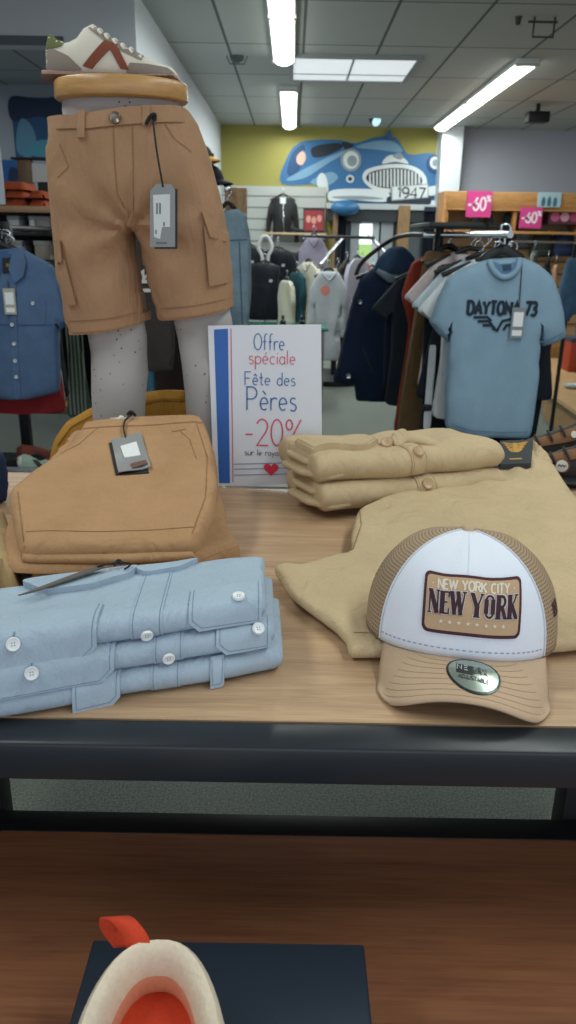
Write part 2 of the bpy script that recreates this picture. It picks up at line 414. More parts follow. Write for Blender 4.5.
GL = {
 'A': (.7, [[(0, 0), (.35, 1), (.7, 0)], [(.13, .33), (.57, .33)]]),
 'B': (.55, [[(0, 0), (0, 1)] + A(.3, .76, .22, .24, 90, -90) + [(0, .52)], [(.0, .52)] + A(.3, .26, .25, .26, 90, -90) + [(0, 0)]]),
 'C': (.65, [A(.34, .5, .34, .5, 50, 310)]),
 'D': (.62, [[(0, 0), (0, 1)] + A(.25, .5, .37, .5, 90, -90) + [(0, 0)]]),
 'E': (.5, [[(.5, 0), (0, 0), (0, 1), (.5, 1)], [(0, .52), (.42, .52)]]),
 'F': (.5, [[(0, 0), (0, 1), (.5, 1)], [(0, .52), (.42, .52)]]),
 'I': (.05, [[(.02, 0), (.02, 1)]]),
 'J': (.4, [[(.38, 1), (.38, .25)] + A(.19, .25, .19, .25, 0, -180)]),
 'K': (.6, [[(0, 0), (0, 1)], [(.55, 1), (0, .42)], [(.17, .58), (.6, 0)]]),
 'L': (.48, [[(0, 1), (0, 0), (.48, 0)]]),
 'N': (.62, [[(0, 0), (0, 1), (.62, 0), (.62, 1)]]),
 'O': (.68, [A(.34, .5, .34, .5, 90, 450, 22)]),
 'P': (.55, [[(0, 0), (0, 1)] + A(.25, .74, .28, .26, 90, -90) + [(0, .48)]]),
 'R': (.6, [[(0, 0), (0, 1)] + A(.3, .75, .25, .25, 90, -90) + [(0, .5)], [(.28, .5), (.6, 0)]]),
 'S': (.5, [A(.26, .75, .24, .25, 40, 270) + A(.26, .25, .26, .25, 90, -140)]),
 'T': (.62, [[(0, 1), (.62, 1)], [(.31, 1), (.31, 0)]]),
 'U': (.6, [[(0, 1), (0, .3)] + A(.3, .3, .3, .3, 180, 360) + [(.6, 1)]]),
 'W': (.95, [[(0, 1), (.24, 0), (.475, .95), (.71, 0), (.95, 1)]]),
 'Y': (.66, [[(0, 1), (.33, .46), (.66, 1)], [(.33, .46), (.33, 0)]]),
 '0': (.55, [A(.275, .5, .275, .5, 90, 450, 22)]),
 '1': (.25, [[(0, .78), (.2, 1), (.2, 0)]]),
 '2': (.55, [A(.27, .74, .26, .26, 160, -20) + [(.45, .52), (.02, 0), (.56, 0)]]),
 '3': (.5, [A(.24, .75, .24, .25, 150, -80) + A(.24, .26, .27, .27, 80, -150)]),
 '4': (.6, [[(.45, 0), (.45, 1), (0, .3), (.6, .3)]]),
 '6': (.55, [[(.40, 1.0), (.20, .72), (.06, .46), (.01, .28)], A(.275, .28, .265, .28, 0, 360, 20)]),
 '7': (.52, [[(0, 1), (.52, 1), (.18, 0)]]),
 '9': (.55, [A(.275, .7, .275, .3, 0, 360, 18) + [(.55, .6)] + A(.26, .45, .29, .45, 0, -105)]),
 '%': (.8, [[(.72, 1), (.08, 0)], A(.16, .8, .15, .19, 0, 360, 14), A(.64, .2, .15, .19, 0, 360, 14)]),
 '-': (.4, [[(.02, .42), (.38, .42)]]), ' ': (.3, []), '.': (.05, [[(0, 0), (.05, .04)]]),
 # handwritten lower case, x-height .55
 'a': (.42, [A(.2, .27, .2, .27, 40, 330, 16), [(.4, .54), (.4, .08), (.45, 0)]]),
 'c': (.38, [A(.22, .27, .22, .27, 50, 310)]),
 'd': (.42, [A(.2, .27, .2, .27, 40, 330, 16), [(.4, 1), (.4, 0)]]),
 'e': (.42, [[(.02, .27), (.4, .3)] + A(.21, .28, .2, .27, 10, 310)]),
 'f': (.32, [A(.24, .8, .14, .2, 60, 180) + [(.1, 0)], [(-.04, .5), (.26, .52)]]),
 'h': (.4, [[(0, 1), (0, 0)], [(0, .35)] + A(.2, .33, .2, .22, 160, 0) + [(.4, 0)]]),
 'i': (.06, [[(.03, .54), (.03, 0)], [(.02, .72), (.05, .77)]]),
 'l': (.06, [[(.03, 1), (.03, 0)]]),
 'm': (.66, [[(0, .54), (0, 0)], [(0, .35)] + A(.17, .36, .16, .19, 160, 0) + [(.33, 0)], [(.33, .35)] + A(.5, .36, .16, .19, 160, 0) + [(.66, 0)]]),
 'n': (.4, [[(0, .54), (0, 0)], [(0, .35)] + A(.2, .33, .2, .22, 160, 0) + [(.4, 0)]]),
 'o': (.44, [A(.22, .27, .22, .27, 90, 450, 18)]),
 'p': (.42, [[(0, .54), (0, -.4)], A(.22, .27, .21, .27, 150, -150, 16)]),
 'r': (.28, [[(0, .54), (0, 0)], [(0, .3)] + A(.2, .32, .2, .22, 160, 50)]),
 's': (.34, [A(.18, .42, .15, .13, 40, 260) + A(.17, .14, .17, .15, 80, -140)]),
 't': (.28, [[(.12, .95), (.12, .1), (.2, 0), (.27, .05)], [(-.04, .56), (.27, .58)]]),
 'u': (.4, [[(0, .54), (0, .2)] + A(.2, .2, .2, .2, 180, 360) + [(.4, .54)], [(.4, .3), (.4, 0)]]),
 'y': (.4, [[(0, .54), (.2, .05)], [(.4, .54), (.08, -.38)]]),
}
GL['é'] = (.42, GL['e'][1] + [[(.18, .68), (.32, .84)]]); GL['è'] = (.42, GL['e'][1] + [[(.3, .68), (.14, .84)]])
GL['ê'] = (.42, GL['e'][1] + [[(.08, .68), (.21, .84), (.34, .68)]])
def text(s, u, v, hgt, width=None, sp=.16, align='l', slant=0):
    "text laid out as strokes; width squeezes the line to that length"
    x = 0; raw = []
    for ch in s:
        w_, st = GL[ch]
        for q in st: raw.append([(x + a, b) for a, b in q])
        x += w_ + sp
    tot = x - sp; kx = hgt if width is None else width / tot
    off = {'l': 0, 'c': -tot * kx / 2}[align]
    return [[(u + off + a * kx + slant * b * hgt, v + b * hgt) for a, b in q] for q in raw]
def button(c, nrm, r, mat, parent, name='button', dark=None):
    nrm = np.array(nrm, float); nrm /= np.linalg.norm(nrm)
    a = np.cross(nrm, [0, 0, 1.]) if abs(nrm[2]) < .95 else np.array([1., 0, 0]); a /= np.linalg.norm(a); b = np.cross(nrm, a); c = np.array(c)
    prof = [(1, -.1), (1, .25), (.9, .36), (.75, .3), (.6, .2), (.02, .2)]; n = 20; rings = []
    for q, h in prof: rings.append([c + r * q * (a * math.cos(2 * PI * k / n) + b * math.sin(2 * PI * k / n)) + nrm * h * r for k in range(n)])
    o = mk(name, [loft(rings)], mat, parent)
    g = []
    for k in range(4):
        p = c + r * .26 * (a * math.cos(PI / 4 + PI / 2 * k) + b * math.sin(PI / 4 + PI / 2 * k)) + nrm * r * .2
        g.append(tube([p - nrm * .0005, p + nrm * r * .03], r * .1, 6))
    mk('thread_hole', g, dark or plain('#6f7882'), o, smooth=False)
    return o
BLACK = plain('#15171b', .45, name='black_metal'); CHROME = plain('#b9bfc4', .22, 1, 'chrome')
# ------------------------------------------------------------------ the room
CEIL = 2.87
mk('floor', [box(-5, 6, -2.5, 12, -.05, 0)], carpet(), smooth=False, kind='structure', origin=(0, 0, 0))
mk('ceiling', [box(-5, 6, -2.5, 12, CEIL, CEIL + .08)], ceiling_tiles(), smooth=False, kind='structure', origin=(0, 0, CEIL))
yel = plain('#979150', .8, name='yellow_wall_paint'); gw = plain('#c9cfd6', .8, name='pale_wall_paint'); lil = plain('#b4b8c6', .85, name='lilac_wall_paint')
mk('wall_back', [box(-1.14, 1.97, 11.75, 11.85, 0, CEIL), (box(1.97, 6, 11.75, 11.85, 0, CEIL)[0], box(0, 1, 0, 1, 0, 1)[1], 1)], yel, smooth=False, kind='structure', mats=[yel, lil])
mk('trim_1', [box(1.99, 2.27, 11.45, 11.75, 0, CEIL)], gw, smooth=False, kind='structure')
mk('wall_left', [box(-1.14, -1.02, 5.75, 11.75, 0, CEIL)], gw, smooth=False, kind='structure')
mk('trim_2', [box(-1.48, -1.02, 5.62, 5.75, 0, CEIL), box(-5, -1.48, 5.62, 5.75, 2.55, CEIL), (box(-5, -1.48, 5.60, 5.62, 2.55, 2.60)[0], box(0, 1, 0, 1, 0, 1)[1], 1)], gw, smooth=False, kind='structure', mats=[gw, plain('#5d656b', .7)])
mk('wall_side', [box(-5, -1.14, 9.0, 9.1, 0, CEIL)], plain('#a9b2ba', .85), smooth=False, kind='structure')
mk('wall_right', [box(6, 6.1, -2.5, 12, 0, CEIL)], gw, smooth=False, kind='structure')
mk('wall_outer', [box(-5.1, -5, -2.5, 12, 0, CEIL)], gw, smooth=False, kind='structure')
# ------------------------------------------------------------------ ceiling fittings
def tube_light(x, y0, y1, label, wd=.19, vis=True):
    t = empty('fluorescent_light', (x, (y0 + y1) / 2, CEIL), label, 'ceiling light', 'fluorescent strip lights')
    mk('housing', [box(x - wd / 2, x + wd / 2, y0, y1, CEIL - .035, CEIL, .006)], plain('#d8dcd8', .4), t)
    rings = []
    for yy, k in ((y0 + .02, .5), (y0 + .05, 1), (y1 - .05, 1), (y1 - .02, .5)):
        rings.append([(x + (wd * .44) * math.cos(q), yy, CEIL - .033 - .05 * k * math.sin(q)) for q in [PI * i / 10 for i in range(11)]])
    mk('diffuser', [loft(rings)], glow('#fbfff4', TUBE_GLOW, 'tube_diffuser'), t)
    nseg = max(1, int((y1 - y0) / 1.4))
    for i in range(nseg + 1):
        yy = y0 + .03 + (y1 - y0 - .06) * i / nseg
        mk('end_clip', [box(x - wd / 2 - .005, x + wd / 2 + .005, yy - .02, yy + .02, CEIL - .06, CEIL - .03, .004)], plain('#c4cac8', .4), t)
    l = area('fluorescent_lamp', (x, (y0 + y1) / 2, CEIL - .11), (0, 0, 0), wd, y1 - y0, TUBE_POWER * (y1 - y0) / 2.9, (.93, 1.0, .95))
    return t
tube_light(-.1, 4.6, 7.45, 'long white fluorescent strip light cut by the top edge, beside the skylight')
tube_light(-.07, 8.75, 11.5, 'white fluorescent strip light just above the yellow wall, behind the skylight')
tube_light(1.95, 7.35, 11.42, 'long white fluorescent strip light at right, running back to the lilac wall')
area('fluorescent_lamp', (1.1, 1.2, CEIL - .1), (0, 0, 0), .25, 2.9, TUBE_POWER * .9, (.93, 1.0, .95))
area('fluorescent_lamp', (-1.3, 1.2, CEIL - .1), (0, 0, 0), .25, 2.9, TUBE_POWER * .8, (.93, 1.0, .95))
t = empty('ceiling_panel_light', (-2.55, 6.9, CEIL), 'square white ceiling panel light left of the sneaker, beyond the lintel', 'ceiling light')
mk('frame', [box(-2.9, -2.25, 6.6, 7.25, CEIL - .02, CEIL)], plain('#cfd3d3'), t); mk('diffuser', [box(-2.86, -2.29, 6.64, 7.21, CEIL - .03, CEIL - .018)], glow('#f4fbff', 6), t)
area('panel_lamp', (-2.57, 6.9, CEIL - .06), (0, 0, 0), .5, .5, 18, (.95, .98, 1))
t = empty('skylight', (.5, 7.85, CEIL), 'wide bright skylight panel in the tiled ceiling between the strip lights', 'skylight')
mk('frame', [box(-.06, 1.06, 7.33, 7.38, CEIL - .03, CEIL + .0), box(-.06, 1.06, 8.35, 8.4, CEIL - .03, CEIL), box(-.06, -.02, 7.38, 8.35, CEIL - .03, CEIL), box(1.02, 1.06, 7.38, 8.35, CEIL - .03, CEIL)], plain('#9aa1a3'), t, smooth=False)
mk('pane', [box(-.02, 1.02, 7.38, 8.35, CEIL - .02, CEIL - .005)], glow('#dfe6ea', .75), t, smooth=False)
mk('glazing_bar', [box(.48, .5, 7.38, 8.35, CEIL - .026, CEIL - .019), box(-.02, 1.02, 8.05, 8.07, CEIL - .026, CEIL - .019)], plain('#b4babc'), t, smooth=False)
area('skylight_daylight', (.5, 7.87, CEIL - .06), (0, 0, 0), 1.0, .95, 25, (.9, .95, 1.0))
def spot(px, py, label, y):
    p = P(px, py, y=y); t = empty('ceiling_spotlight', (p[0], p[1], CEIL), label, 'spotlight')
    mk('arm', [tube([(p[0], p[1], CEIL), (p[0], p[1], p[2] + .04)], .012)], BLACK, t)
    mk('head', [tube([p + np.array([-.04, .05, .05]), p + np.array([.0, 0, .01]), p + np.array([.03, -.05, -.03])], [.05, .07, .075], 14)], plain('#23262a', .4), t)
    mk('lens', [tube([p + np.array([.03, -.05, -.03]), p + np.array([.033, -.055, -.033])], [.066, .06], 14)], glow('#bfe6ee', 1.0), t)
spot(374, 119, 'small round spotlight hanging from the ceiling above the painted car', 11.0)
p = P(537, 118, y=9.6)
t = empty('ceiling_projector', (p[0], p[1], CEIL), 'black box hanging from the ceiling above the lilac wall', 'speaker')
mk('body', [box(p[0] - .12, p[0] + .12, p[1] - .09, p[1] + .09, p[2] - .05, p[2] + .06, .012)], plain('#16181c', .5), t)
mk('bracket', [box(p[0] - .02, p[0] + .02, p[1] - .02, p[1] + .02, p[2] + .05, CEIL)], BLACK, t, smooth=False)
p = P(541, 40, y=6.1)
t = empty('ceiling_bracket', (p[0], p[1], CEIL), 'small dark metal bracket hanging from the ceiling at upper right', 'bracket')
mk('frame', [tube([(p[0] - .06, p[1], CEIL), (p[0] - .06, p[1], CEIL - .12), (p[0] + .08, p[1], CEIL - .12), (p[0] + .08, p[1], CEIL)], .008), tube([(p[0] - .1, p[1], CEIL - .03), (p[0] + .1, p[1], CEIL - .03)], .008)], plain('#3a3e40', .5), t)
mk('knob', [tube([(p[0] - .17, p[1], CEIL), (p[0] - .17, p[1], CEIL - .05)], [.025, .015])], plain('#34383a', .5), t)
p = P(237, 56, z=CEIL)
t = empty('ceiling_sensor', (p[0], p[1], CEIL), 'small grey sensor on the ceiling left of the strip lights', 'sensor')
mk('dome', [loft([ell((p[0], p[1], CEIL), .06, .06), ell((p[0], p[1], CEIL - .03), .055, .055), ell((p[0], p[1], CEIL - .05), .02, .02)])], plain('#4d5354', .6), t)
mk('wire_guard', [tube([(p[0] - .09, p[1], CEIL), (p[0] - .06, p[1], CEIL - .06), (p[0] + .06, p[1], CEIL - .06), (p[0] + .09, p[1], CEIL)], .005)], plain('#555b5c'), t)
p = P(209, 126, y=11.4)
t = empty('wall_speaker', (p[0], p[1], p[2]), 'small dark wall speaker at the corner of the yellow wall', 'speaker')
mk('cabinet', [box(p[0] - .14, p[0] + .06, p[1] - .1, p[1] + .34, p[2] - .12, p[2] + .12, .02)], plain('#1b1e22', .5), t)
mk('grille', [box(p[0] - .12, p[0] + .04, p[1] - .11, p[1] - .098, p[2] - .1, p[2] + .1, .004)], plain('#2c3034', .8), t)
# ------------------------------------------------------------------ display table
TZ = .93
t = empty('display_table', (0, 1.16, 0), 'wood-topped display table with black metal frame and a lower shelf, in the foreground', 'table')
WT = wood('#9b7c60', '#c3a280', (1.6, 16, 16), .42, 'oak_laminate'); WD = wood('#7f4f38', '#a9704e', (1.0, 9, 9), .45, 'walnut_laminate')
mk('tabletop', [box(-.80, .80, .705, 1.602, TZ - .022, TZ)], WT, t, smooth=False)
FRM = plain('#23282e', .36, 0, 'black_frame')
g = [box(-.85, .85, .66, .705, TZ - .047, TZ - .0005, .0045), box(-.85, .85, 1.602, 1.647, TZ - .047, TZ - .0005, .0025)]
mk('frame', g + [box(-.85, -.80, .705, 1.602, TZ - .047, TZ - .0005, .002), box(.80, .85, .705, 1.602, TZ - .047, TZ - .0005, .002)], FRM, t)
for x in (-.85, .805):
    for y in (.66, 1.602): mk('leg', [box(x, x + .045, y, y + .045, 0, TZ - .047, .002)], FRM, t)
SZ = .62
mk('shelf', [box(-.40, .55, .32, .876, SZ - .022, SZ)], WD, t, smooth=False)
mk('shelf_rail', [box(-.454, .58, .876, .918, SZ - .03, SZ + .001, .002), box(-.43, -.40, .30, .876, SZ - .03, SZ + .001), box(.55, .58, .30, .876, SZ - .03, SZ + .001)], BLACK, t)
for x in (-.454, .410): mk('upright', [box(x, x + .042, .918, .956, 0, TZ - .022, .002)], BLACK, t)
for x in (-.43, .55): mk('upright', [box(x, x + .03, .30, .33, 0, SZ - .03, .002)], BLACK, t)
# ------------------------------------------------------------------ shoe box and sneaker on the lower shelf
t = empty('shoe_box', (-.05, .45, SZ), 'dark navy shoe box on the lower shelf, under the cream sneaker', 'shoe box')
NB = plain('#27313f', .42, name='navy_card')
mk('box_body', [box(-.192, .083, .275, .600, SZ, SZ + .075, .002)], NB, t)
mk('lid', [box(-.195, .087, .272, .604, SZ + .06, SZ + .11, .003)], NB, t)
def sneaker_top():
    zb = SZ + .11; cx0, cy0 = -.113, .524
    t = empty('cream_sneaker', (-.11, .40, zb), 'cream sneaker with bright orange lining and pull tab, seen from behind on navy shoe box', 'shoe')
    ax = np.array([.10, -.995]); ax = ax / np.linalg.norm(ax); sd = np.array([-ax[1], ax[0]])   # toe direction, sideways (+ = right)
    def W(a, s, z): q = np.array([cx0, cy0]) + ax * a + sd * s; return (q[0], q[1], z)
    cream = fabric('#dccdb8', 700, .06, .2, name='cream_suede', wr=.12, wsc=40); orange = fabric('#c9452c', 900, .08, .2, name='orange_lining', wr=.05); peach = fabric('#d99a7c', 900, .08, .2, name='peach_lining', wr=.05)
    n = 40
    def outl(L, hw, hwe):       # footprint: a along the shoe from the heel
        pts = []
        for k in range(n):
            q = 2 * PI * k / n; a = L / 2 - L / 2 * math.cos(q); s = math.sin(q)
            f = 1 if a < L * .5 else 1
            pts.append((a, (hw + (hwe - hw) * a / L) * math.copysign(abs(s) ** .75, s)))
        return pts
    o1 = outl(.17, .048, .066)
    def ring(sc_a, sc_s, z0, da=0, slope=0): return [W(a * sc_a + da, s * sc_s, z0 + slope * (a / .16)) for a, s in o1]
    prof = [(1.08, 1.10, zb + .028, -.008, 0), (1.10, 1.14, zb + .045, -.010, -.0), (1.08, 1.12, zb + .070, -.008, -.006), (1.05, 1.08, zb + .086, -.005, -.012), (1.0, 1.0, zb + .092, 0, -.014), (.95, .86, zb + .090, .004, -.014), (.90, .76, zb + .078, .009, -.012), (.885, .72, zb + .060, .010, -.010)]
    mk('collar', [loft([ring(*q) for q in prof], False)], cream, t)
    prof2 = [(.886, .721, zb + .060, .010, -.010), (.88, .70, zb + .045, .010, -.006), (.91, .73, zb + .034, .006, 0)]
    mk('lining', [loft([ring(*q) for q in prof2], False)], peach, t)
    prof3 = [(.908, .728, zb + .036, .006, 0), (.92, .76, zb + .020, .004, 0), (.5, .4, zb + .016, .04, 0), (.05, .05, zb + .016, .075, 0)]
    mk('insole', [loft([ring(*q) for q in prof3], True)], orange, t)
    full = []
    for k in range(48):
        q = 2 * PI * k / 48; a = .14 - .155 * math.cos(q); s = math.sin(q); w_ = .046 + .010 * math.sin(min(PI, max(0, (a + .015) / .31 * PI)))
        full.append((a, w_ * math.copysign(abs(s) ** .7, s)))
    mk('sole', [loft([[W(a * 1.0, s * k, z) for a, s in full] for k, z in ((.92, zb), (1.02, zb + .006), (1.05, zb + .022), (.98, zb + .034))])], plain('#e8dfd2', .6), t)
    toe = []
    for k, z, c in ((1.0, .033, 0), (.98, .05, .004), (.86, .068, .012), (.6, .08, .02), (.2, .086, .03)):
        toe.append([W(.21 + (a - .14) * .52 * k, s * k, zb + z) for a, s in full])
    mk('toe_upper', [loft(toe)], cream, t)
    for i in range(4): mk('lace', [tube([W(.165 + i * .02, -.03, zb + .078), W(.163 + i * .02, 0, zb + .097), W(.165 + i * .02, .03, zb + .078)], .0035, 8)], plain('#f2ece0', .8), t)
    # pull tab: a folded strap that leans outwards at the heel
    pth = [W(.006, -.012, zb + .082), W(-.002, -.018, zb + .096), W(-.009, -.026, zb + .103), W(-.016, -.034, zb + .103), W(-.022, -.041, zb + .096), W(-.021, -.040, zb + .084), W(-.010, -.028, zb + .074)]
    pth = catmull(pth, 5, False); V = []; Fc = []
    for p in pth:
        for ds, dz in ((-.011, 0), (.011, 0)): q = sd * ds; V.append((p[0] + q[0], p[1] + q[1], p[2] + dz))
    for i in range(len(pth) - 1): Fc.append((2 * i, 2 * i + 1, 2 * i + 3, 2 * i + 2))
    o = mk('pull_tab', [(V, Fc)], orange, t)
    md = o.modifiers.new('s', 'SOLIDIFY'); md.thickness = .0022; md.offset = 0
sneaker_top()
# ------------------------------------------------------------------ folded garments: a slab with a rounded front fold
def nz(a, b, s=1, k=0): return noise.noise((a * s, b * s, k * 7.3 + .5))
class Slab:
    def __init__(s, p0, p1, D, H, seed, sag=0, twist=0, rough=.004, z=None, vd=None):
        s.p0 = np.array(p0, float); d = np.array(p1, float) - s.p0; s.W = np.linalg.norm(d); s.U = d / s.W
        s.V = np.cross([0, 0, 1.], s.U) if vd is None else np.array([vd[0], vd[1], 0]); s.V /= np.linalg.norm(s.V); s.N = np.array([0, 0, 1.]); s.D = D; s.H = H; s.seed = seed; s.rough = rough; s.twist = twist; s.sag = sag
    def hgt(s, u, v):
        k = np.clip(v / s.D, 0, 1); return s.H * (1 - s.sag * k * k) + s.rough * .7 * nz(u * 14, v * 9, 1, s.seed) * (1 if v > 0 else .6)
    def front(s, u): return s.rough * 1.3 * nz(u * 9, 0, 1, s.seed + 3) + s.twist * (u / s.W - .5)
    def cap(s, u, e=.014):
        t = min(u, s.W - u) / e
        return 1 if t >= 1 else math.sqrt(max(0, 1 - (1 - max(t, 0)) ** 2))
    def S(s, u, q, off=0, hang=False):
        "q<0 on top (distance behind the fold), q>0 round the front fold"
        r = s.H / 2; f = s.front(u); c = s.cap(u); H = s.hgt(u, max(0, -q))
        if q <= 0: v = r - q; h = H / 2 + (H / 2) * (.35 + .65 * c) + off
        else:
            a = q / r
            if hang and a > PI / 2 * .8:
                a0 = PI / 2 * .8; v = r - (r + off) * math.sin(a0) - (q - a0 * r) * .18; h = r + (r + off) * math.cos(a0) - (q - a0 * r) * .98
            else:
                a = min(a, PI); v = r - (r + off) * math.sin(a); h = H / 2 + (H / 2 + off) * math.cos(a)
            h = H / 2 + (h - H / 2) * (.35 + .65 * c)
        v += f + (1 - c) * .006
        return s.p0 + s.U * u + s.V * v + s.N * h
    def mesh(s, nu=70, nq=16):
        us = list(np.linspace(0, s.W, nu)); us = sorted(set(us + [.002, .005, .009, s.W - .002, s.W - .005, s.W - .009]))
        rings = []
        r = s.H / 2
        for u in us:
            pr = [s.S(u, -(s.D - r) * (1 - i / nq), 0) for i in range(nq)]
            pr += [s.S(u, PI * r * i / 12, 0) for i in range(13)]
            z = s.p0[2] + .0005; bk = s.S(u, -(s.D - r), 0)
            lo = [s.S(u, PI * r, 0)]
            b0 = lo[0]; b1 = bk - s.N * (s.hgt(u, s.D) * (.35 + .65 * s.cap(u)))
            pr += [b0 + (b1 - b0) * i / 4 for i in range(1, 5)]
            mid = (bk + b1) / 2 + s.V * s.H * .4 * s.cap(u); pr += [b1 * .3 + mid * .7, mid, bk * .7 + mid * .3 + s.V * .002]
            rings.append(pr)
        return loft(rings)
    def mp(s, hang=False): return lambda u, q, o: s.S(u, q, o, hang)
def dashes(path, L=.003, gap=.0022):
    out = []
    p = [np.array(q, float) for q in path]
    for a, b in zip(p, p[1:]):
        d = np.linalg.norm(b - a); n = int(d / (L + gap))
        for i in range(n): s = i / n; out.append([a + (b - a) * s, a + (b - a) * (s + L / (L + gap) / n)])
    return out
# ---- blue chambray shirts
CHAM = fabric('#a3b4c4', 1500, .06, .3, name='chambray', wr=.22, wsc=26); CHS = plain('#6a849f', .9, name='chambray_thread'); WBT = plain('#e4e8ea', .35, name='white_button')
def flap(sl, u0, u1, q0, q1, par, cut=.012, nm_='pocket_flap', mat=CHAM, th=CHS, hang=True, cham='r', lift=.0034, btn=None):
    o = [(u0, q0), (u1, q0)]
    o += [(u1, q1 - cut), (u1 - cut, q1)] if 'r' in cham else [(u1, q1)]
    o += [(u0 + cut, q1), (u0, q1 - cut)] if 'l' in cham else [(u0, q1)]
    f = mk(nm_, [decal(o, sl.mp(hang), lift, .007)], mat, par)
    c = np.mean(np.array(o), 0); ins = [tuple(np.array(p) + (c - np.array(p)) / np.linalg.norm(c - np.array(p)) * .005) for p in o]
    mk('stitching', ribbon([ins[1:] + ins[:1]], .0006, sl.mp(hang), lift + .0001, .0003, .006), th, f)
    if btn:
        u, q = btn; p = sl.S(u, q, lift, hang); n = np.cross(sl.S(u + .002, q, lift, hang) - p, sl.S(u, q - .002, lift, hang) - p)
        button(p + n / np.linalg.norm(n) * .0012, n, .0075 if mat is CHAM else .010, WBT if mat is CHAM else BBT, f)
        mk('buttonhole', ribbon([[(u, q - .0105), (u, q - .0065)]], .0016, sl.mp(hang), lift + .0002, .0005), th, f)
    return f
def placket(sl, uc, w_, q0, q1, par, mat, th, btn=None, off=.0012, bm_=None, r=.0072):
    f = mk('placket', [decal(rect(uc - w_ / 2, uc + w_ / 2, q0, q1), sl.mp(), off, .006)], mat, par)
    mk('stitching', ribbon([[(uc - w_ / 2 + .003, q0), (uc - w_ / 2 + .003, q1)], [(uc + w_ / 2 - .003, q0), (uc + w_ / 2 - .003, q1)]], .0006, sl.mp(), off + .0001, .0003, .004), th, f)
    if btn is not None:
        p = sl.S(uc, btn, off); n = np.cross(sl.S(uc + .002, btn, off) - p, sl.S(uc, btn - .002, off) - p); button(p + n / np.linalg.norm(n) * .0012, n, r, bm_ or WBT, f)
    return f
def blue_shirt(k, label):
    H = .030; z = TZ + .001 + k * .0305
    dx, dy = ((.003, .0), (-.004, .004), (-.012, .010))[k]
    p0 = (-.345 + dx, .674 + dy, z); p1 = (-.007 + dx * 1.4, .806 + dy, z)
    sl = Slab(p0, p1, (.145, .143, .14)[k], H, 11 + k, sag=.12 if k == 2 else .05, twist=-.008, vd=(-.05, 1))
    t = empty('folded_shirt', tuple(sl.p0 + sl.U * sl.W / 2 + sl.V * .07), label, 'shirt', 'folded blue chambray shirts')
    mk('body', [sl.mesh()], CHAM, t)
    sc = sl.W
    uu_ = lambda f: f * sc
    if k == 2:
        flap(sl, uu_(.0) + .01, uu_(.565) - .04, -.030, .047, t, btn=(uu_(.215), .018)); 
        flap(sl, uu_(.74), uu_(.985), -.035, .036, t, cham='l', btn=(uu_(.905), .004))
        placket(sl, uu_(.605), .036, -.11, .046, t, CHAM, CHS, btn=.030)
    elif k == 1:
        flap(sl, uu_(.0) + .008, uu_(.595) - .042, -.012, .043, t, btn=(uu_(.24), .019))
        flap(sl, uu_(.80), uu_(.985), -.01, .035, t, cham='l', btn=(uu_(.94), .012))
        placket(sl, uu_(.645), .034, -.05, .047, t, CHAM, CHS, btn=.028)
    else:
        flap(sl, uu_(.33), uu_(.47), -.005, .041, t, cut=.008)
        flap(sl, uu_(.755), uu_(.80), .004, .040, t, cut=.003, nm_='pocket_edge')
        placket(sl, uu_(.61), .034, -.05, .047, t, CHAM, CHS)
    if k == 2:      # collar and swing tag on top of the pile
        mk('collar', [decal(soft([(.045, -.127), (.12, -.130), (.19, -.129), (.18, -.103), (.14, -.082), (.085, -.084)], .2), sl.mp(), .008, .008)], CHAM, t)
        mk('collar_flap', [decal(soft([(.180, -.128), (.27, -.128), (.245, -.110), (.20, -.104)], .2), sl.mp(), .007, .008)], CHAM, t)
        tg = mk('swing_tag', [decal([(.060, -.070), (.078, -.074), (.150, -.116), (.142, -.124), (.128, -.121)], lambda u, q, o: sl.S(u, q, o + .010 + max(0, (u - .07)) * .05), .001, .01)], plain('#5b5550', .6), t)
        mk('tag_cord', [tube(catmull([sl.S(.140, -.118, .016), sl.S(.160, -.122, .016), sl.S(.180, -.123, .012), sl.S(.175, -.108, .011)], 5, False), .0012, 6), tube(catmull([sl.S(.160, -.119, .014), sl.S(.165, -.125, .018), sl.S(.170, -.119, .015)], 4, False), .002, 6)], plain('#1d2024', .8), tg)
    return t
for k, lb in enumerate(('folded blue chambray shirt at the bottom of the front left stack', 'folded blue chambray shirt in the middle of the front left stack', 'folded blue chambray shirt with dark swing tag, topmost of the front left stack')): blue_shirt(k, lb)
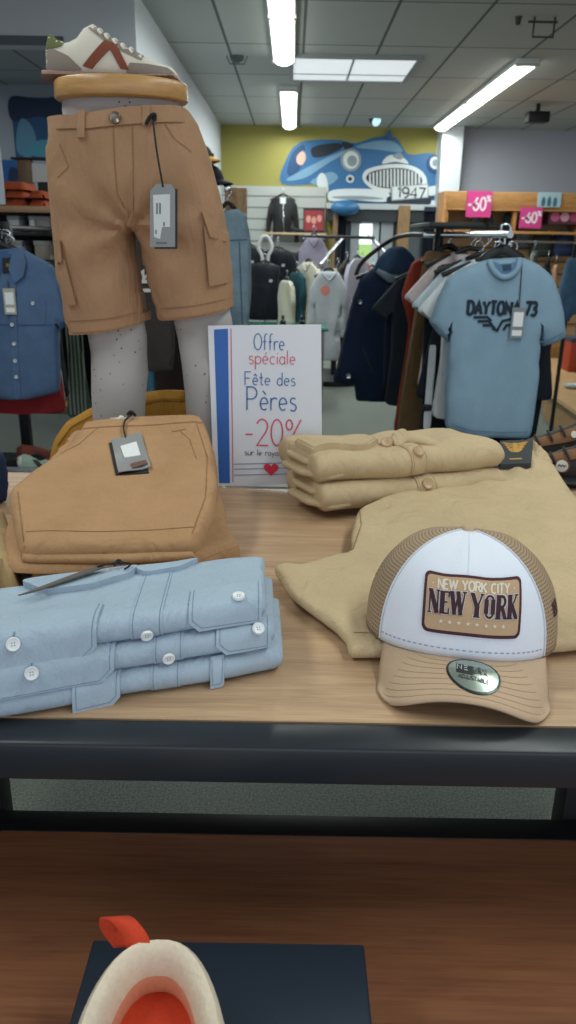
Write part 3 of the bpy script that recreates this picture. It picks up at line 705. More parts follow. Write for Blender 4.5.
# ---- beige linen shirts
BEI = fabric('#c0aa88', 1300, .07, .25, name='beige_linen', wr=.3, wsc=18); BES = plain('#8d7753', .9, name='beige_thread'); BBT = plain('#b89a74', .4, name='beige_button')
def beige_shirt(k, label):
    H = .053; z = TZ + .014 + k * .052
    p0 = (.068 - .014 * k, 1.312 + .016 * k, z); p1 = (.436 - .006 * k, 1.448 + .010 * k, z)
    sl = Slab(p0, p1, .16 + .01 * k, H, 31 + k, sag=.1, rough=.012, twist=.0, vd=(-.42, .9))
    t = empty('folded_shirt', tuple(sl.p0 + sl.U * sl.W / 2 + sl.V * .08), label, 'shirt', 'folded beige shirts')
    mk('body', [sl.mesh()], BEI, t)
    # loose folded layers sticking out at the left end
    fr = Frame(sl.p0 - sl.U * .0 + sl.N * .004, sl.U, sl.V)
    for j, (du, h0) in enumerate(((-.020, .004), (-.012, .024))):
        ol = soft([(.06, .010), (du + .028, .006 + .014 * j), (du, .05), (du - .012, .125), (.04, .135), (.07, .08)], .15)
        g_, _ = puff(ol, fr, .007, .006, e=.007, res=.009, lift=h0 + .006, wr=lambda a, b: .002 * nz(a * 40, b * 40))
        mk('sleeve_fold', [g_], BEI, t)
    if k == 1:
        placket(sl, .200, .036, -.05, .060, t, BEI, BES, off=.003, btn=.018, bm_=BBT, r=.0115)
        fl = flap(sl, .005, .150, -.085, -.012, t, cut=.03, mat=BEI, th=BES, lift=.011, btn=None)
        p = sl.S(.160, -.030, .006); button(p, (0, -.8, 1), .0115, BBT, t)
        cf = Frame(P(425, 446, z=z + H - .002), (1, .25, 0), (0, .75, .66))
        cl = soft([cf.pix(q[0] - 11, q[1] + 1) for q in ((401, 438), (404, 431), (412, 428), (426, 432), (441, 438), (458, 447), (448, 448), (430, 443), (417, 442), (411, 449), (404, 445))], .22, 3)
        mk('collar', [puff(cl, cf, .007, .007, e=.006, res=.007, wr=lambda u, v: .002 * nz(u * 30, v * 30))[0]], BEI, t)
        mk('collar_stand', [puff(soft([cf.pix(q[0] - 11, q[1] + 1) for q in ((402, 446), (404, 436), (425, 440), (448, 447), (446, 452), (405, 452))], .2, 3), Frame(cf.o + np.array([0, .012, -.004]), cf.U, cf.V), .006, .006, e=.006, res=.008)[0]], BEI, t)
    else:
        placket(sl, .208, .038, -.02, .060, t, BEI, BES, off=.003, btn=.025, bm_=BBT, r=.0115)
    return t
beige_shirt(0, 'folded beige button shirt at the bottom of its pair, beside the sale sign'); beige_shirt(1, 'folded beige button shirt with pointed collar on top of its pair, beside the sale sign')
# ---- beige drawstring trousers laid flat
def beige_trousers():
    n = np.array([0, -.045, 1.]); n /= np.linalg.norm(n); o = np.array([.3, .85, TZ + .0115])
    fr = Frame(o, (1, 0, 0), (0, 1, .045), n)
    px = [(273, 569), (285, 566), (302, 568), (330, 560), (352, 553), (351, 535), (358, 512), (385, 500), (430, 488), (470, 470), (488, 457), (500, 455), (530, 453), (537, 455), (550, 466), (576, 498), (604, 545), (610, 625), (590, 648), (480, 656), (384, 655), (349, 655), (346, 642), (335, 630), (310, 612), (290, 597)]
    px = [px[i] for i in range(len(px))]
    poly = [fr.pix(*p) for p in px]; poly = [tuple(p) for p in soft(poly, .22, 3)]
    uw, vw = fr.pix(520, 458)
    def wr(u, v):
        d = vw - v; a = math.atan2(u - uw, d + .12)
        k = math.exp(-max(d, 0) / .13)
        return .0022 * nz(u * 7, v * 7, 1, 3) + .0085 * k * math.sin(a * 34 + 2.5 * nz(u * 9, v * 5)) + .0010 * math.sin((u * .8 + v) * 30) * (1 - k)
    g_, sf = puff(poly, fr, .011, .009, e=.012, res=.011, wr=wr, base=lambda u, v: .018 * math.exp(-((v - vw) / .07) ** 2))
    t = empty('beige_trousers', (.33, 1.2, TZ), 'beige elastic-waist trousers laid flat under the cap, dark waistband label at the back', 'trousers')
    mk('body', [g_], BEI, t); mp = onsurf(fr, sf)
    qs = [fr.pix(*p) for p in ((499, 474), (530, 473), (531, 455), (498, 457))]
    mpl = lambda u, v, o: fr.at(u, v, .017 + .018 * math.exp(-((v - vw) / .07) ** 2) + o)
    lb = mk('waist_label', [decal(qs, mpl, .0022, .01, under=-.008)], plain('#2e3237', .6), t, label='dark waistband label with gold wings')
    def q(a, b): return tuple(np.array(qs[0]) + a * (np.array(qs[1]) - qs[0]) + b * (np.array(qs[3]) - qs[0]))
    GO = plain('#b98a3c', .5); st = []
    for i, b in enumerate((.86, .76, .66, .57)):
        st += [[q(.08 + .07 * i, b), q(.42, b - .1)], [q(.92 - .07 * i, b), q(.58, b - .1)]]
    mk('emblem', ribbon(st, .0060, mpl, .0024, .0005, .01) + ribbon([[q(.5, .82), q(.5, .45)]], .010, mpl, .0024, .0006, .01), GO, lb); mk('emblem_line', ribbon([[q(.3, .2), q(.7, .2)]], .005, mpl, .0024, .0005, .01), GO, lb)
    qs2 = [fr.pix(*p) for p in ((487, 477), (500, 476), (500, 470), (489, 470))]
    mk('size_label', [decal(qs2, mp, .003, .01)], plain('#25282c', .6), t)
    # seam lines and waistband edge
    sm = [[fr.pix(352, 555), fr.pix(361, 530), fr.pix(359, 514)], [fr.pix(353, 640), fr.pix(383, 641)], [fr.pix(300, 596), fr.pix(355, 638)]]
    mk('seam', ribbon(sm[:2], .0012, mp, .0004, .0004, .012), BES, t)
beige_trousers()
# ---- tan chino shorts
TAN = fabric('#ae8864', 1300, .09, .25, name='tan_cotton', wr=.25, wsc=16); TAS = plain('#936b4a', .9, name='tan_thread')
def tan_shorts():
    # lower two pairs: rising to the back, the upper pair slanting over them
    sl_ = .225
    t0 = empty('folded_shorts', (-.3, 1.2, TZ), 'folded tan cotton shorts at the bottom of the left pile, hem sticking out at right', 'shorts', 'folded tan shorts')
    fr = Frame((-.3, 1.0, TZ + .001), (1, 0, 0), (0, 1, 0))
    pp = [P(*p, z=TZ + .02)[:2] for p in ((28, 578), (40, 583), (120, 582), (190, 570), (200, 563), (241, 546), (239, 541), (228, 524), (225, 500))] + [(-.14, 1.42), (-.40, 1.42), (-.42, 1.25)]
    ol = [fr.inv((x, y, TZ)) for x, y in pp]
    g_, sf = puff(soft(ol, .2, 3), fr, .030, 0, e=.014, res=.011, wr=lambda a, b: .003 * nz(a * 14, b * 14, 1, 5), base=None)
    mk('body', [g_], TAN, t0)
    hm = [fr.inv(P(*p, z=TZ + .028)) for p in ((195, 566), (215, 557), (238, 548))]
    mk('hem_stitching', ribbon([hm], .001, onsurf(fr, sf), .0004, .0004, .01), TAS, t0)
    mk('hem_fold', [puff(soft([fr.inv(P(*p, z=TZ + .012)) for p in ((178, 571), (205, 572), (208, 566), (232, 555), (241, 547), (215, 548))], .2), fr, .010, 0, e=.008, res=.008)[0]], TAN, t0)
    t1 = empty('folded_shorts', (-.3, 1.25, TZ + .03), 'folded tan cotton shorts in the middle of the left pile, beneath the tagged pair', 'shorts', 'folded tan shorts')
    fr1 = Frame((-.3, 1.0, TZ + .031), (1, 0, 0), (0, 1, 0))
    ol = [(-.105, .005), (.115, .015), (.150, .10), (.165, .22), (.17, .40), (.10, .455), (-.12, .455), (-.14, .30), (-.145, .12)]
    wedge = lambda u, v: 0
    g_, sf1 = puff(soft(ol, .2, 3), fr1, 1.0, 0, e=.016, res=.012) if False else (None, None)
    V, T3 = triangulate(soft(ol, .2, 3), .012, [.002, .006]); D = segdist(V[:, 0], V[:, 1], soft(ol, .2, 3)); n = len(V)
    hh = lambda v: .010 + max(0, v) * sl_
    top = [fr1.at(u, v, hh(v) * math.sqrt(max(0, 1 - (1 - min(1, d / .014)) ** 2)) + .002 * nz(u * 15, v * 15) * min(1, d / .03)) for (u, v), d in zip(V, D)]
    bot = [fr1.at(u, v, 0) for u, v in V]
    mk('body', [(top + bot, list(T3) + [tuple(i + n for i in x[::-1]) for x in T3] + [(b, a, a + n, b + n) for a, b in bnd(V, T3)])], TAN, t1)
    # top pair
    t2 = empty('folded_shorts', (-.3, 1.2, TZ + .05), 'folded tan cotton shorts with silver price tag, topmost of the left pile', 'shorts', 'folded tan shorts')
    nn = np.array([0, -sl_, 1]); nn /= np.linalg.norm(nn); o = np.array([-.3, 1.0, TZ + .043]); fr2 = Frame(o, (1, 0, 0), (0, 1, sl_), nn)
    px = [(20, 557), (8, 492), (30, 474), (62, 452), (74, 438), (84, 421), (110, 417), (150, 415), (203, 414), (212, 440), (218, 480), (214, 515), (197, 553), (120, 556)]
    sh = lambda p: (p[0], p[1] + (9 if p[1] < 430 else 7 if p[1] < 500 else 2))
    ol = [tuple(p) for p in soft([fr2.pix(*sh(p)) for p in px], .16, 3)]
    g_, sf2 = puff(ol, fr2, .020, .002, e=.014, res=.011, wr=lambda a, b: .0025 * nz(a * 11, b * 11, 1, 9) + .0012 * math.sin(b * 40 + a * 25))
    mk('body', [g_], TAN, t2); mp = onsurf(fr2, sf2)
    sh = lambda p: (p[0], p[1] + (9 if p[1] < 430 else 7 if p[1] < 500 else 2))
    L = lambda *q: [fr2.pix(*sh(p)) for p in q]
    mk('waistband', [decal(L((87, 423), (110, 419), (150, 417), (200, 416), (203, 424), (150, 426), (110, 428), (84, 432)), mp, .0025, .01)], TAN, t2)
    mk('seam', ribbon([L((197, 425), (208, 460), (206, 505), (193, 543)), L((20, 541), (100, 541), (194, 537)), L((178, 432), (190, 442), (197, 462)), L((62, 455), (80, 447), (100, 430)), L((20, 500), (26, 553))], .0012, mp, .0004, .0004, .012), TAS, t2)
    mk('pocket_edge', [decal(L((173, 433), (186, 431), (187, 433), (174, 435)), mp, .002, .01)], TAN, t2)
    # cuff hem: a second layer along the front edge
    mk('hem_layer', [puff(soft(L((22, 560), (120, 561), (196, 557), (194, 551), (120, 551), (20, 551)), .2), fr2, .008, .002, e=.006, res=.008, lift=-.001)[0]], TAN, t2)
    # tag: black card under a silver sleeve, black cord, white inner neck label
    q = L((113, 446), (142, 439), (152, 472), (120, 479)); q0 = L((110, 449), (120, 446), (150, 474), (152, 476), (130, 478), (116, 479))
    tg = mk('price_tag', [decal(L((110, 447), (140, 442), (150, 476), (117, 479)), mp, .002, .02)], plain('#1d2023', .5), t2, label='silver price tag on black card')
    mk('tag_sleeve', [decal([q[0], tuple(np.array(q[0]) * .25 + np.array(q[1]) * .75), q[1], q[2], q[3]], lambda u, v, o: mp(u, v, o + .003 + .004 * abs(math.sin(u * 60))), .0012, .01)], plain('#a4a8aa', .25, .35, 'silver_sleeve'), tg)
    mk('tag_print', [decal(L((122, 453), (138, 450), (142, 462), (126, 465)), lambda u, v, o: mp(u, v, o + .0055 + .004 * abs(math.sin(u * 60))), .0006, .02)], plain('#dfe2e2', .5), tg)
    mk('tag_strip', [decal(L((132, 471), (147, 466), (149, 470), (134, 475)), lambda u, v, o: mp(u, v, o + .0055 + .004 * abs(math.sin(u * 60))), .0006, .02)], plain('#6c4a42', .5), tg)
    c = [fr2.at(*fr2.pix(a, b + 8), sf2(*fr2.pix(a, b + 8)) + h) for a, b, h in ((127, 443, .006), (125, 433, .006), (127, 425, .008), (133, 421, .01), (129, 418, .012))]
    mk('tag_cord', [tube(catmull(c, 5, False), .0017, 6), tube(catmull([c[3] + np.array([-.008, 0, 0]), c[3] + np.array([0, 0, .006]), c[3] + np.array([.008, 0, -.002])], 4, False), .003, 6)], plain('#15171a', .8), tg)
    mk('neck_label', [decal(soft(L((109, 420), (122, 414.5), (135, 419), (122, 421)), .3), mp, .004, .01)], plain('#d9d6cc', .6), t2)
tan_shorts()
# ------------------------------------------------------------------ sale sign
def sign():
    b = (P(214, 490, z=TZ) + P(322, 486, z=TZ)) / 2; y = b[1]
    pb = [P(214, 490, y=y), P(322, 487, y=y)]
    tilt = .03; fr = Frame((b[0], y, TZ + .002), (1, .0, 0), (0, tilt, 1))
    t = empty('sale_sign', (b[0], y, TZ), 'white sale sign with blue stripe and handwritten offer, standing on the table before the mannequin', 'sign')
    c = [fr.pix(*p) for p in ((214, 490), (322, 487), (321, 329), (208, 330))]
    mn = min(q[1] for q in c)
    c = [(a, b_ - mn) for a, b_ in c]
    mk('panel', [decal(c, flat(fr), .0, .05, under=-.003)], plain('#d6dae4', .5, name='sign_card'), t, smooth=False)
    ft = [box(b[0] - .09, b[0] + .09, y + .0, y + .07, TZ, TZ + .003)]
    mk('foot', ft, plain('#9aa0a6', .6), t, smooth=False)
    def q(x, y_):
        a, b_ = fr.pix(x, y_); return a, b_ - mn
    ink = flat(fr)
    BL = plain('#2f62b0', .5, name='blue_ink'); RD = plain('#d14a63', .5, name='pink_ink'); DB = plain('#3a63a0', .5, name='dark_blue_ink')
    mk('blue_stripe', [decal([q(219, 487), q(230, 487), q(228, 333), q(214, 334)], ink, .0006, .05)], BL, t, smooth=False)
    mk('pink_line', ribbon([[q(233, 486), q(231, 333)]], .0016, ink), RD, t)
    def line(s, x0, x1, yb, yt, col, wd, nm_='lettering', kx=1):
        a = q(x0, yb); b_ = q(x1, yb); h = q(x0, yt)[1] - a[1]
        mk(nm_, ribbon(text(s, a[0], a[1], h, b_[0] - a[0]), wd, ink, .0006, .0004), col, t, smooth=False)
    line('Offre', 254, 284, 354, 338, DB, .0019); line('spéciale', 249, 295, 368, 354, RD, .0017)
    line('Fête des', 245, 295, 389, 376, DB, .0018); line('Pères', 247, 296, 414, 391, DB, .0026)
    line('-20%', 245, 302, 449, 423, RD, .0030); line('sur le rayon homme', 245, 306, 459, 453, plain('#49536b', .5), .0012)
    mk('ruled_line', ribbon([[q(234, y_ + d), q(321, y_ + d - 2)] for y_, d in ((468, 0), (473, 0), (479, 0))], .0011, ink), DB, t, smooth=False)
    hx, hy = q(271, 473); H = []
    for k in range(40):
        a = 2 * PI * k / 40; H.append((hx + .00095 * 16 * math.sin(a) ** 3, hy + .00095 * (13 * math.cos(a) - 5 * math.cos(2 * a) - 2 * math.cos(3 * a) - math.cos(4 * a))))
    mk('heart', [decal(H, ink, .0014, .01)], plain('#d8334f', .5), t, smooth=False)
sign()
# ------------------------------------------------------------------ trucker cap
def trucker_cap():
    ang = math.radians(-11); C0 = np.array([.222, .882]); zb = TZ + .030; ax_, by, Hc = .119, .110, .118
    t = empty('trucker_cap', (C0[0], C0[1], TZ), 'white-fronted tan mesh trucker cap with a rectangular city patch, lying on beige trousers', 'cap')
    ca, sa = math.cos(ang), math.sin(ang)
    def W(x, y, z): return np.array((C0[0] + x * ca - y * sa, C0[1] + x * sa + y * ca, z))
    def base_z(x, y): return zb + (.010 if y < 0 else .010 - .10 * y) - 1.2 * x * x * (1 if y < 0 else .3)
    def S(phi, tt, off=0):
        "phi from the front (0) to the back (pi); tt 0 rim .. 1 button"
        a = tt * PI / 2; r = max(0, math.cos(a)) ** .86; z = math.sin(a) ** .95
        fr_ = math.cos(phi)
        fb = 1 + .05 * max(0, fr_) * math.sin(a * 1.3)          # fuller front
        x = ax_ * r * math.sin(phi) * fb; y = -by * r * math.cos(phi) * fb + .012 * z
        hz = Hc * (1 if fr_ > 0 else 1 - .06 * -fr_)
        zz = base_z(ax_ * math.sin(phi), -by * math.cos(phi)) * (1 - z) + (zb + .006) * z + hz * z + .004 * max(0, math.cos(phi * 6)) * math.sin(a) * math.cos(a)
        if off:
            nx, ny, nz_ = math.sin(phi) * r / ax_, -math.cos(phi) * r / by, z / Hc; l = math.sqrt(nx * nx + ny * ny + nz_ * nz_); x += nx / l * off; y += ny / l * off; zz += nz_ / l * off
        return W(x, y, zz)
    def patch(p0, p1, t0, t1, npn=40, nt=24, off=0, uvs=None):
        V = []; Fc = []
        for j in range(nt + 1):
            for i in range(npn + 1):
                ph = p0 + (p1 - p0) * i / npn; tt = t0 + (t1 - t0) * j / nt; V.append(S(ph, tt, off))
                if uvs is not None: uvs.append((ph * .1 * (.35 + .65 * math.cos(tt * PI / 2)), tt * .16))
        for j in range(nt):
            for i in range(npn): k = j * (npn + 1) + i; Fc.append((k, k + 1, k + npn + 2, k + npn + 1))
        return V, Fc
    WH = fabric('#dfe4f0', 1500, .03, .1, name='white_twill', wr=.05); CT = fabric('#bea389', 1500, .06, .2, name='tan_twill', wr=.06)
    lim = math.radians(54)
    o = mk('front_panel', [patch(-lim, lim, 0, .97)], WH, t); md = o.modifiers.new('s', 'SOLIDIFY'); md.thickness = .0018; md.offset = -1
    uvs = []; g = patch(lim, 2 * PI - lim, 0, .97, 60, 24, uvs=uvs)
    o = mk('mesh_panel', [g], netting('#ac9377', '#6e5c48'), t, uv=uvs); md = o.modifiers.new('s', 'SOLIDIFY'); md.thickness = .0012; md.offset = -1
    for sg in (-1, 1):
        mk('panel_seam', [tube([S(sg * lim, .01 + .95 * i / 16, .0006) for i in range(17)], .0011, 6)], plain('#cfd3dc', .8), t)
    bt = W(0, .012, zb + .006 + Hc + .001)
    mk('top_button', [loft([ell(bt + np.array([0, 0, h]), r, r, 16) for h, r in ((-.004, .009), (0, .009), (.003, .006), (.004, .001))])], CT, t)
    mk('front_seam', ribbon([[(0, .45 + .5 * i / 10) for i in range(11)]], .0012, lambda u, v, o_: S(u, v, o_), .0004, .0004), plain('#c2c8d6', .8), t)
    # brim
    NB_ = 44; NR = 14; V = []; Fc = []; lim2 = 1.0; xb = .095
    def B(sx, k, dz=0):
        x0 = xb * sx; y0 = -by * math.sqrt(max(0, 1 - (x0 / ax_) ** 2)) + .002
        yo = -.180 + .040 * abs(sx) ** 6 + .002 * abs(sx) ** 2
        y = y0 + (yo - y0) * k; x = x0 * (1 + .02 * math.sin(k * PI))
        x += .004
        z = base_z(x0, y0) - .012 * k + .006 * math.sin(k * PI) * (1 - sx * sx) - .025 * k * abs(sx) ** 2.4
        return W(x, y, max(z, TZ + .0045) + dz)
    for j in range(NR + 1):
        for i in range(NB_ + 1): V.append(B(-lim2 + 2 * lim2 * i / NB_, j / NR))
    for j in range(NR):
        for i in range(NB_): k = j * (NB_ + 1) + i; Fc.append((k, k + 1, k + NB_ + 2, k + NB_ + 1))
    o = mk('brim', [(V, Fc)], CT, t); md = o.modifiers.new('s', 'SOLIDIFY'); md.thickness = .0032; md.offset = -1
    st = []
    for k in (.18, .30, .41, .52, .62, .72, .81, .90): st.append([(-(.55 + .42 * k) + 2 * (.55 + .42 * k) * i / 40, k - .16 * (1 - k) * ((i - 20) / 20) ** 4 ) for i in range(41)])
    mk('brim_stitching', ribbon(st, .007, lambda u, v, o_: B(u, v, o_), .0002, .0003), plain('#ae9578', .9), o)
    # row of stitches along the foot of the white panel
    mk('panel_stitching', ribbon(dashes([(-lim * .97 + 2 * lim * .97 * i / 30, .05) for i in range(31)], .03, .02), .007, lambda u, v, o_: S(u, v, o_), .0003, .0003), plain('#9aa6c0', .9), t)
    # patch: (a,b) in metres on the front panel
    rc, tc = .070, .335
    def M(a, b, o_): tt = tc + b / .165; return S((a + .006) / (ax_ * math.cos(tt * PI / 2) ** .86) + rc - .05, tt, o_ + .0004)
    wv = ribbon
    pb = mk('patch', [decal(rrect(-.056, .056, -.032, .032, .007), M, .0016, .006)], plain('#4a2530', .8, name='burgundy_border'), t, label='tan patch with burgundy border and city lettering')
    mk('patch_field', [decal(rrect(-.0525, .0525, -.0285, .0285, .005), M, .0020, .006)], fabric('#bd9f80', 1800, .05, .2, name='patch_twill', wr=.02), pb)
    IV = plain('#d9d0c0', .7); DK = plain('#3a1d2a', .7)
    mk('small_lettering', ribbon(text('NEW YORK CITY', 0, .0145, .0105, .078, align='c'), .0020, M, .0022, .0004, .003) + ribbon([[(-.046, .0190), (-.0445, .0190)], [(.0445, .0190), (.046, .0190)]], .0016, M, .0022, .0004), IV, pb, smooth=False)
    # big slab-serif letters: thick and thin strokes
    def slabtext(extra):
        out = []; h = .0235; y0 = -.0115; K = .0052 + extra; k_ = .0017 + extra; sf_ = .0015 + extra
        def S_(x, yy, w_): out.append({'p': [(x - w_ / 2 - extra / 2, yy), (x + w_ / 2 + extra / 2, yy)], 'w': sf_})
        def st(x0, a, x1, b, w_): out.append({'p': [(x0, y0 + a * h), (x1, y0 + b * h)], 'w': w_})
        def N(x): st(x + .001, 0, x + .001, 1, k_); st(x + .0015, 1, x + .0095, 0, K); st(x + .010, 0, x + .010, 1, k_); S_(x + .001, y0, .0045); S_(x + .001, y0 + h, .004); S_(x + .010, y0 + h, .0045)
        def E_(x): st(x + .0025, 0, x + .0025, 1, K); st(x + .002, .97, x + .0095, .97, k_); st(x + .002, .03, x + .0095, .03, k_); st(x + .003, .52, x + .008, .52, k_); st(x + .0095, .75, x + .0095, 1, k_); st(x + .0095, 0, x + .0095, .25, k_)
        def Wl(x): st(x + .001, 1, x + .0045, 0, K * .85); st(x + .0048, 0, x + .0075, .95, k_); st(x + .0075, 1, x + .0110, 0, K * .85); st(x + .0113, 0, x + .0145, 1, k_); S_(x + .001, y0 + h, .0045); S_(x + .0075, y0 + h, .0045); S_(x + .0145, y0 + h, .0045)
        def Y_(x): st(x + .001, 1, x + .006, .42, K * .85); st(x + .0115, 1, x + .0068, .42, k_); st(x + .0063, .5, x + .0063, 0, K); S_(x + .001, y0 + h, .0045); S_(x + .0115, y0 + h, .0045); S_(x + .0063, y0, .007)
        def O_(x): st(x + .0022, .18, x + .0022, .82, K * .9); st(x + .0095, .18, x + .0095, .82, K * .9); out.append({'p': A(x + .00585, y0 + h * .80, .0037, h * .18, 0, 180, 10) and [(q[0], q[1]) for q in A(x + .00585, y0 + h * .80, .0037, h * .18, 0, 180, 10)], 'w': k_ * 1.3}); out.append({'p': A(x + .00585, y0 + h * .20, .0037, h * .18, 180, 360, 10), 'w': k_ * 1.3})
        def R_(x): st(x + .0025, 0, x + .0025, 1, K); out.append({'p': [(x + .003, y0 + h * .97)] + A(x + .006, y0 + h * .74, .0038, h * .23, 90, -90, 10) + [(x + .003, y0 + h * .5)], 'w': k_ * 1.7}); st(x + .0065, .5, x + .0105, 0, K * .75); S_(x + .0025, y0, .007); S_(x + .0025, y0 + h, .006); S_(x + .0108, y0, .003)
        def K_(x): st(x + .0025, 0, x + .0025, 1, K); st(x + .0105, 1, x + .004, .42, k_); st(x + .005, .55, x + .0108, 0, K * .8); S_(x + .0025, y0, .007); S_(x + .0025, y0 + h, .006); S_(x + .0105, y0 + h, .004); S_(x + .0110, y0, .003)
        x = -.0485
        for f, adv in ((N, .0125), (E_, .0115), (Wl, .0215), (Y_, .0140), (O_, .0132), (R_, .0132), (K_, .012)): f(x); x += adv
        return out
    mk('letter_outline', ribbon(slabtext(.0016), .001, M, .0024, .0003, .004), plain('#d5cfcb', .7), pb, smooth=False)
    mk('lettering', ribbon(slabtext(0), .001, M, .0030, .0004, .004), DK, pb, smooth=False)
    stars = []
    for i in range(8):
        c = (-.034 + .068 * i / 7, -.0195)
        stars.append(decal([(c[0] + (.0026 if k % 2 == 0 else .0011) * math.sin(k * PI / 5), c[1] + (.0026 if k % 2 == 0 else .0011) * math.cos(k * PI / 5)) for k in range(10)], M, .0026, .01, under=.001))
    mk('star', stars, IV, pb, smooth=False)
    # oval foil sticker on the brim
    def Q(a, b, o_): return B(.09 + a / xb, .46 - (b - .12 * a) * 1.3 / .075, o_ + .0005)
    sk = mk('sticker', [decal(circ(0, 0, .029, 36, .0225), Q, .0006, .006)], plain('#39463f', .25, .6, 'sticker_rim'), t, label='oval silver foil sticker')
    mk('sticker_face', [decal(circ(0, 0, .0268, 36, .0203), Q, .0009, .006)], plain('#aab6ad', .22, .7, 'silver_foil'), sk)
    mk('sticker_flag', [decal(rect(-.0185, -.0005, -.0035, .0095), Q, .0012, .006)], plain('#23282a', .5), sk, smooth=False)
    mk('sticker_logo', ribbon([[(-.0172, .0015), (-.0172, .0080), (-.0128, .0015), (-.0128, .0080)], [(-.0102, .0080), (-.0060, .0080)], [(-.0102, .0048), (-.0068, .0048)], [(-.0102, .0015), (-.0060, .0015)]], .0008, Q, .0013, .0003), plain('#c7d0ca', .4), sk, smooth=False)
    mk('sticker_text', ribbon(text('NEW', .000, .0050, .0040, .0150) + text('ERA', .000, -.0006, .0040, .0150), .00045, Q, .0011, .0003) + ribbon(text('ADJUSTABLE', 0, -.0095, .0042, .032, align='c'), .0007, Q, .0011, .0003), plain('#2a302e', .5), sk, smooth=False)
    # embroidered flag at the side
    def G(a, b, o_): return S(math.radians(74) + a / .1, .24 + b / .175, o_ + .0006)
    mk('side_flag', ribbon([[(-.010, -.006), (.010, -.006), (.010, .007), (-.010, .007), (-.010, -.006)], [(-.006, -.004), (-.006, .005), (0, -.003), (0, .005)], [(.003, .004), (.008, .004)], [(.003, .0005), (.008, .0005)], [(.003, -.003), (.008, -.003)]], .0019, G, .0002, .0006, .004), plain('#4d2b30', .8), t, smooth=False)
trucker_cap()
# ------------------------------------------------------------------ mannequin, its shorts and the sneaker on top
MY = 1.585
def mannequin():
    PL = speckle('#a5a1a0', '#4a4444')
    t = empty('leg_mannequin', (-.31, MY, TZ), 'pale speckled half mannequin of hips and legs with a round wooden top', 'mannequin')
    def q(x, y): p = P(x, y, y=MY); return p[0], p[2]
    # legs: outline pairs (left px, right px, y px)
    for side in (0, 1):
        rows = [((78, 120, 215), (84, 138, 290), (88, 147, 335), (91, 147, 352), (92, 148, 372), (92, 146, 392), (93, 144, 412), (96, 142, 436), (99, 140, 458)),
                ((160, 205, 215), (170, 222, 280), (173, 232, 318), (178, 234, 340), (182, 232, 365), (185, 230, 392), (187, 228, 420), (189, 226, 452), (190, 224, 478))][side]
        rings = []
        for i, (a, b, y) in enumerate(rows):
            x0, z = q(a, y); x1, _ = q(b, y); r = (x1 - x0) / 2; c = (x0 + x1) / 2
            kn = math.exp(-((y - 365) / 22) ** 2) * .006
            ring = []
            for k in range(28):
                th = 2 * PI * k / 28; yy = r * (.95 if i > 3 else .62) * math.sin(th) - (kn if math.sin(th) < -.5 else 0) + (.010 if i > 5 else 0) * (math.sin(th) > 0)
                ring.append((c + r * math.cos(th), MY + yy, z))
            rings.append(ring)
        zl = rings[-1][0][2]; n = 3; c = np.mean(np.array(rings[-1]), 0)
        for k in range(1, n + 1):
            f = k / n; z = zl + (TZ - zl) * f; rings.append([(c[0] + (p[0] - c[0]) * (1 - .05 * f), c[1] + (p[1] - c[1]) * (1 - .05 * f), z) for p in rings[-1 if k == 1 else -1]])
        mk('leg', [loft(rings)], PL, t)
    # hips
    rings = []
    for a, b, y in ((58, 186, 100), (58, 186, 112), (64, 180, 140), (72, 186, 190), (80, 196, 225)):
        x0, z = q(a, y); x1, z1 = q(b, y); rings.append(ell(((x0 + x1) / 2 , MY, (z + z1) / 2), (x1 - x0) / 2 * .93, .055, 32))
    mk('hips', [loft(rings)], PL, t)
    x0, z0 = q(56, 101); x1, z1 = q(188, 104); zt = q(56, 82)[1]; z0 = (z0 + z1) / 2
    cx = (x0 + x1) / 2; r = (x1 - x0) / 2
    mk('wooden_top', [loft([ell((cx, MY, z), r * k, .092 * k, 40) for z, k in ((z0, .97), (z0 + .003, 1), (zt - .004, 1), (zt, .97))])], wood('#a57b4c', '#c0965f', (4, 4, 30), .35, 'beech'), t)
    return zt, cx
WTOP, WCX = mannequin()
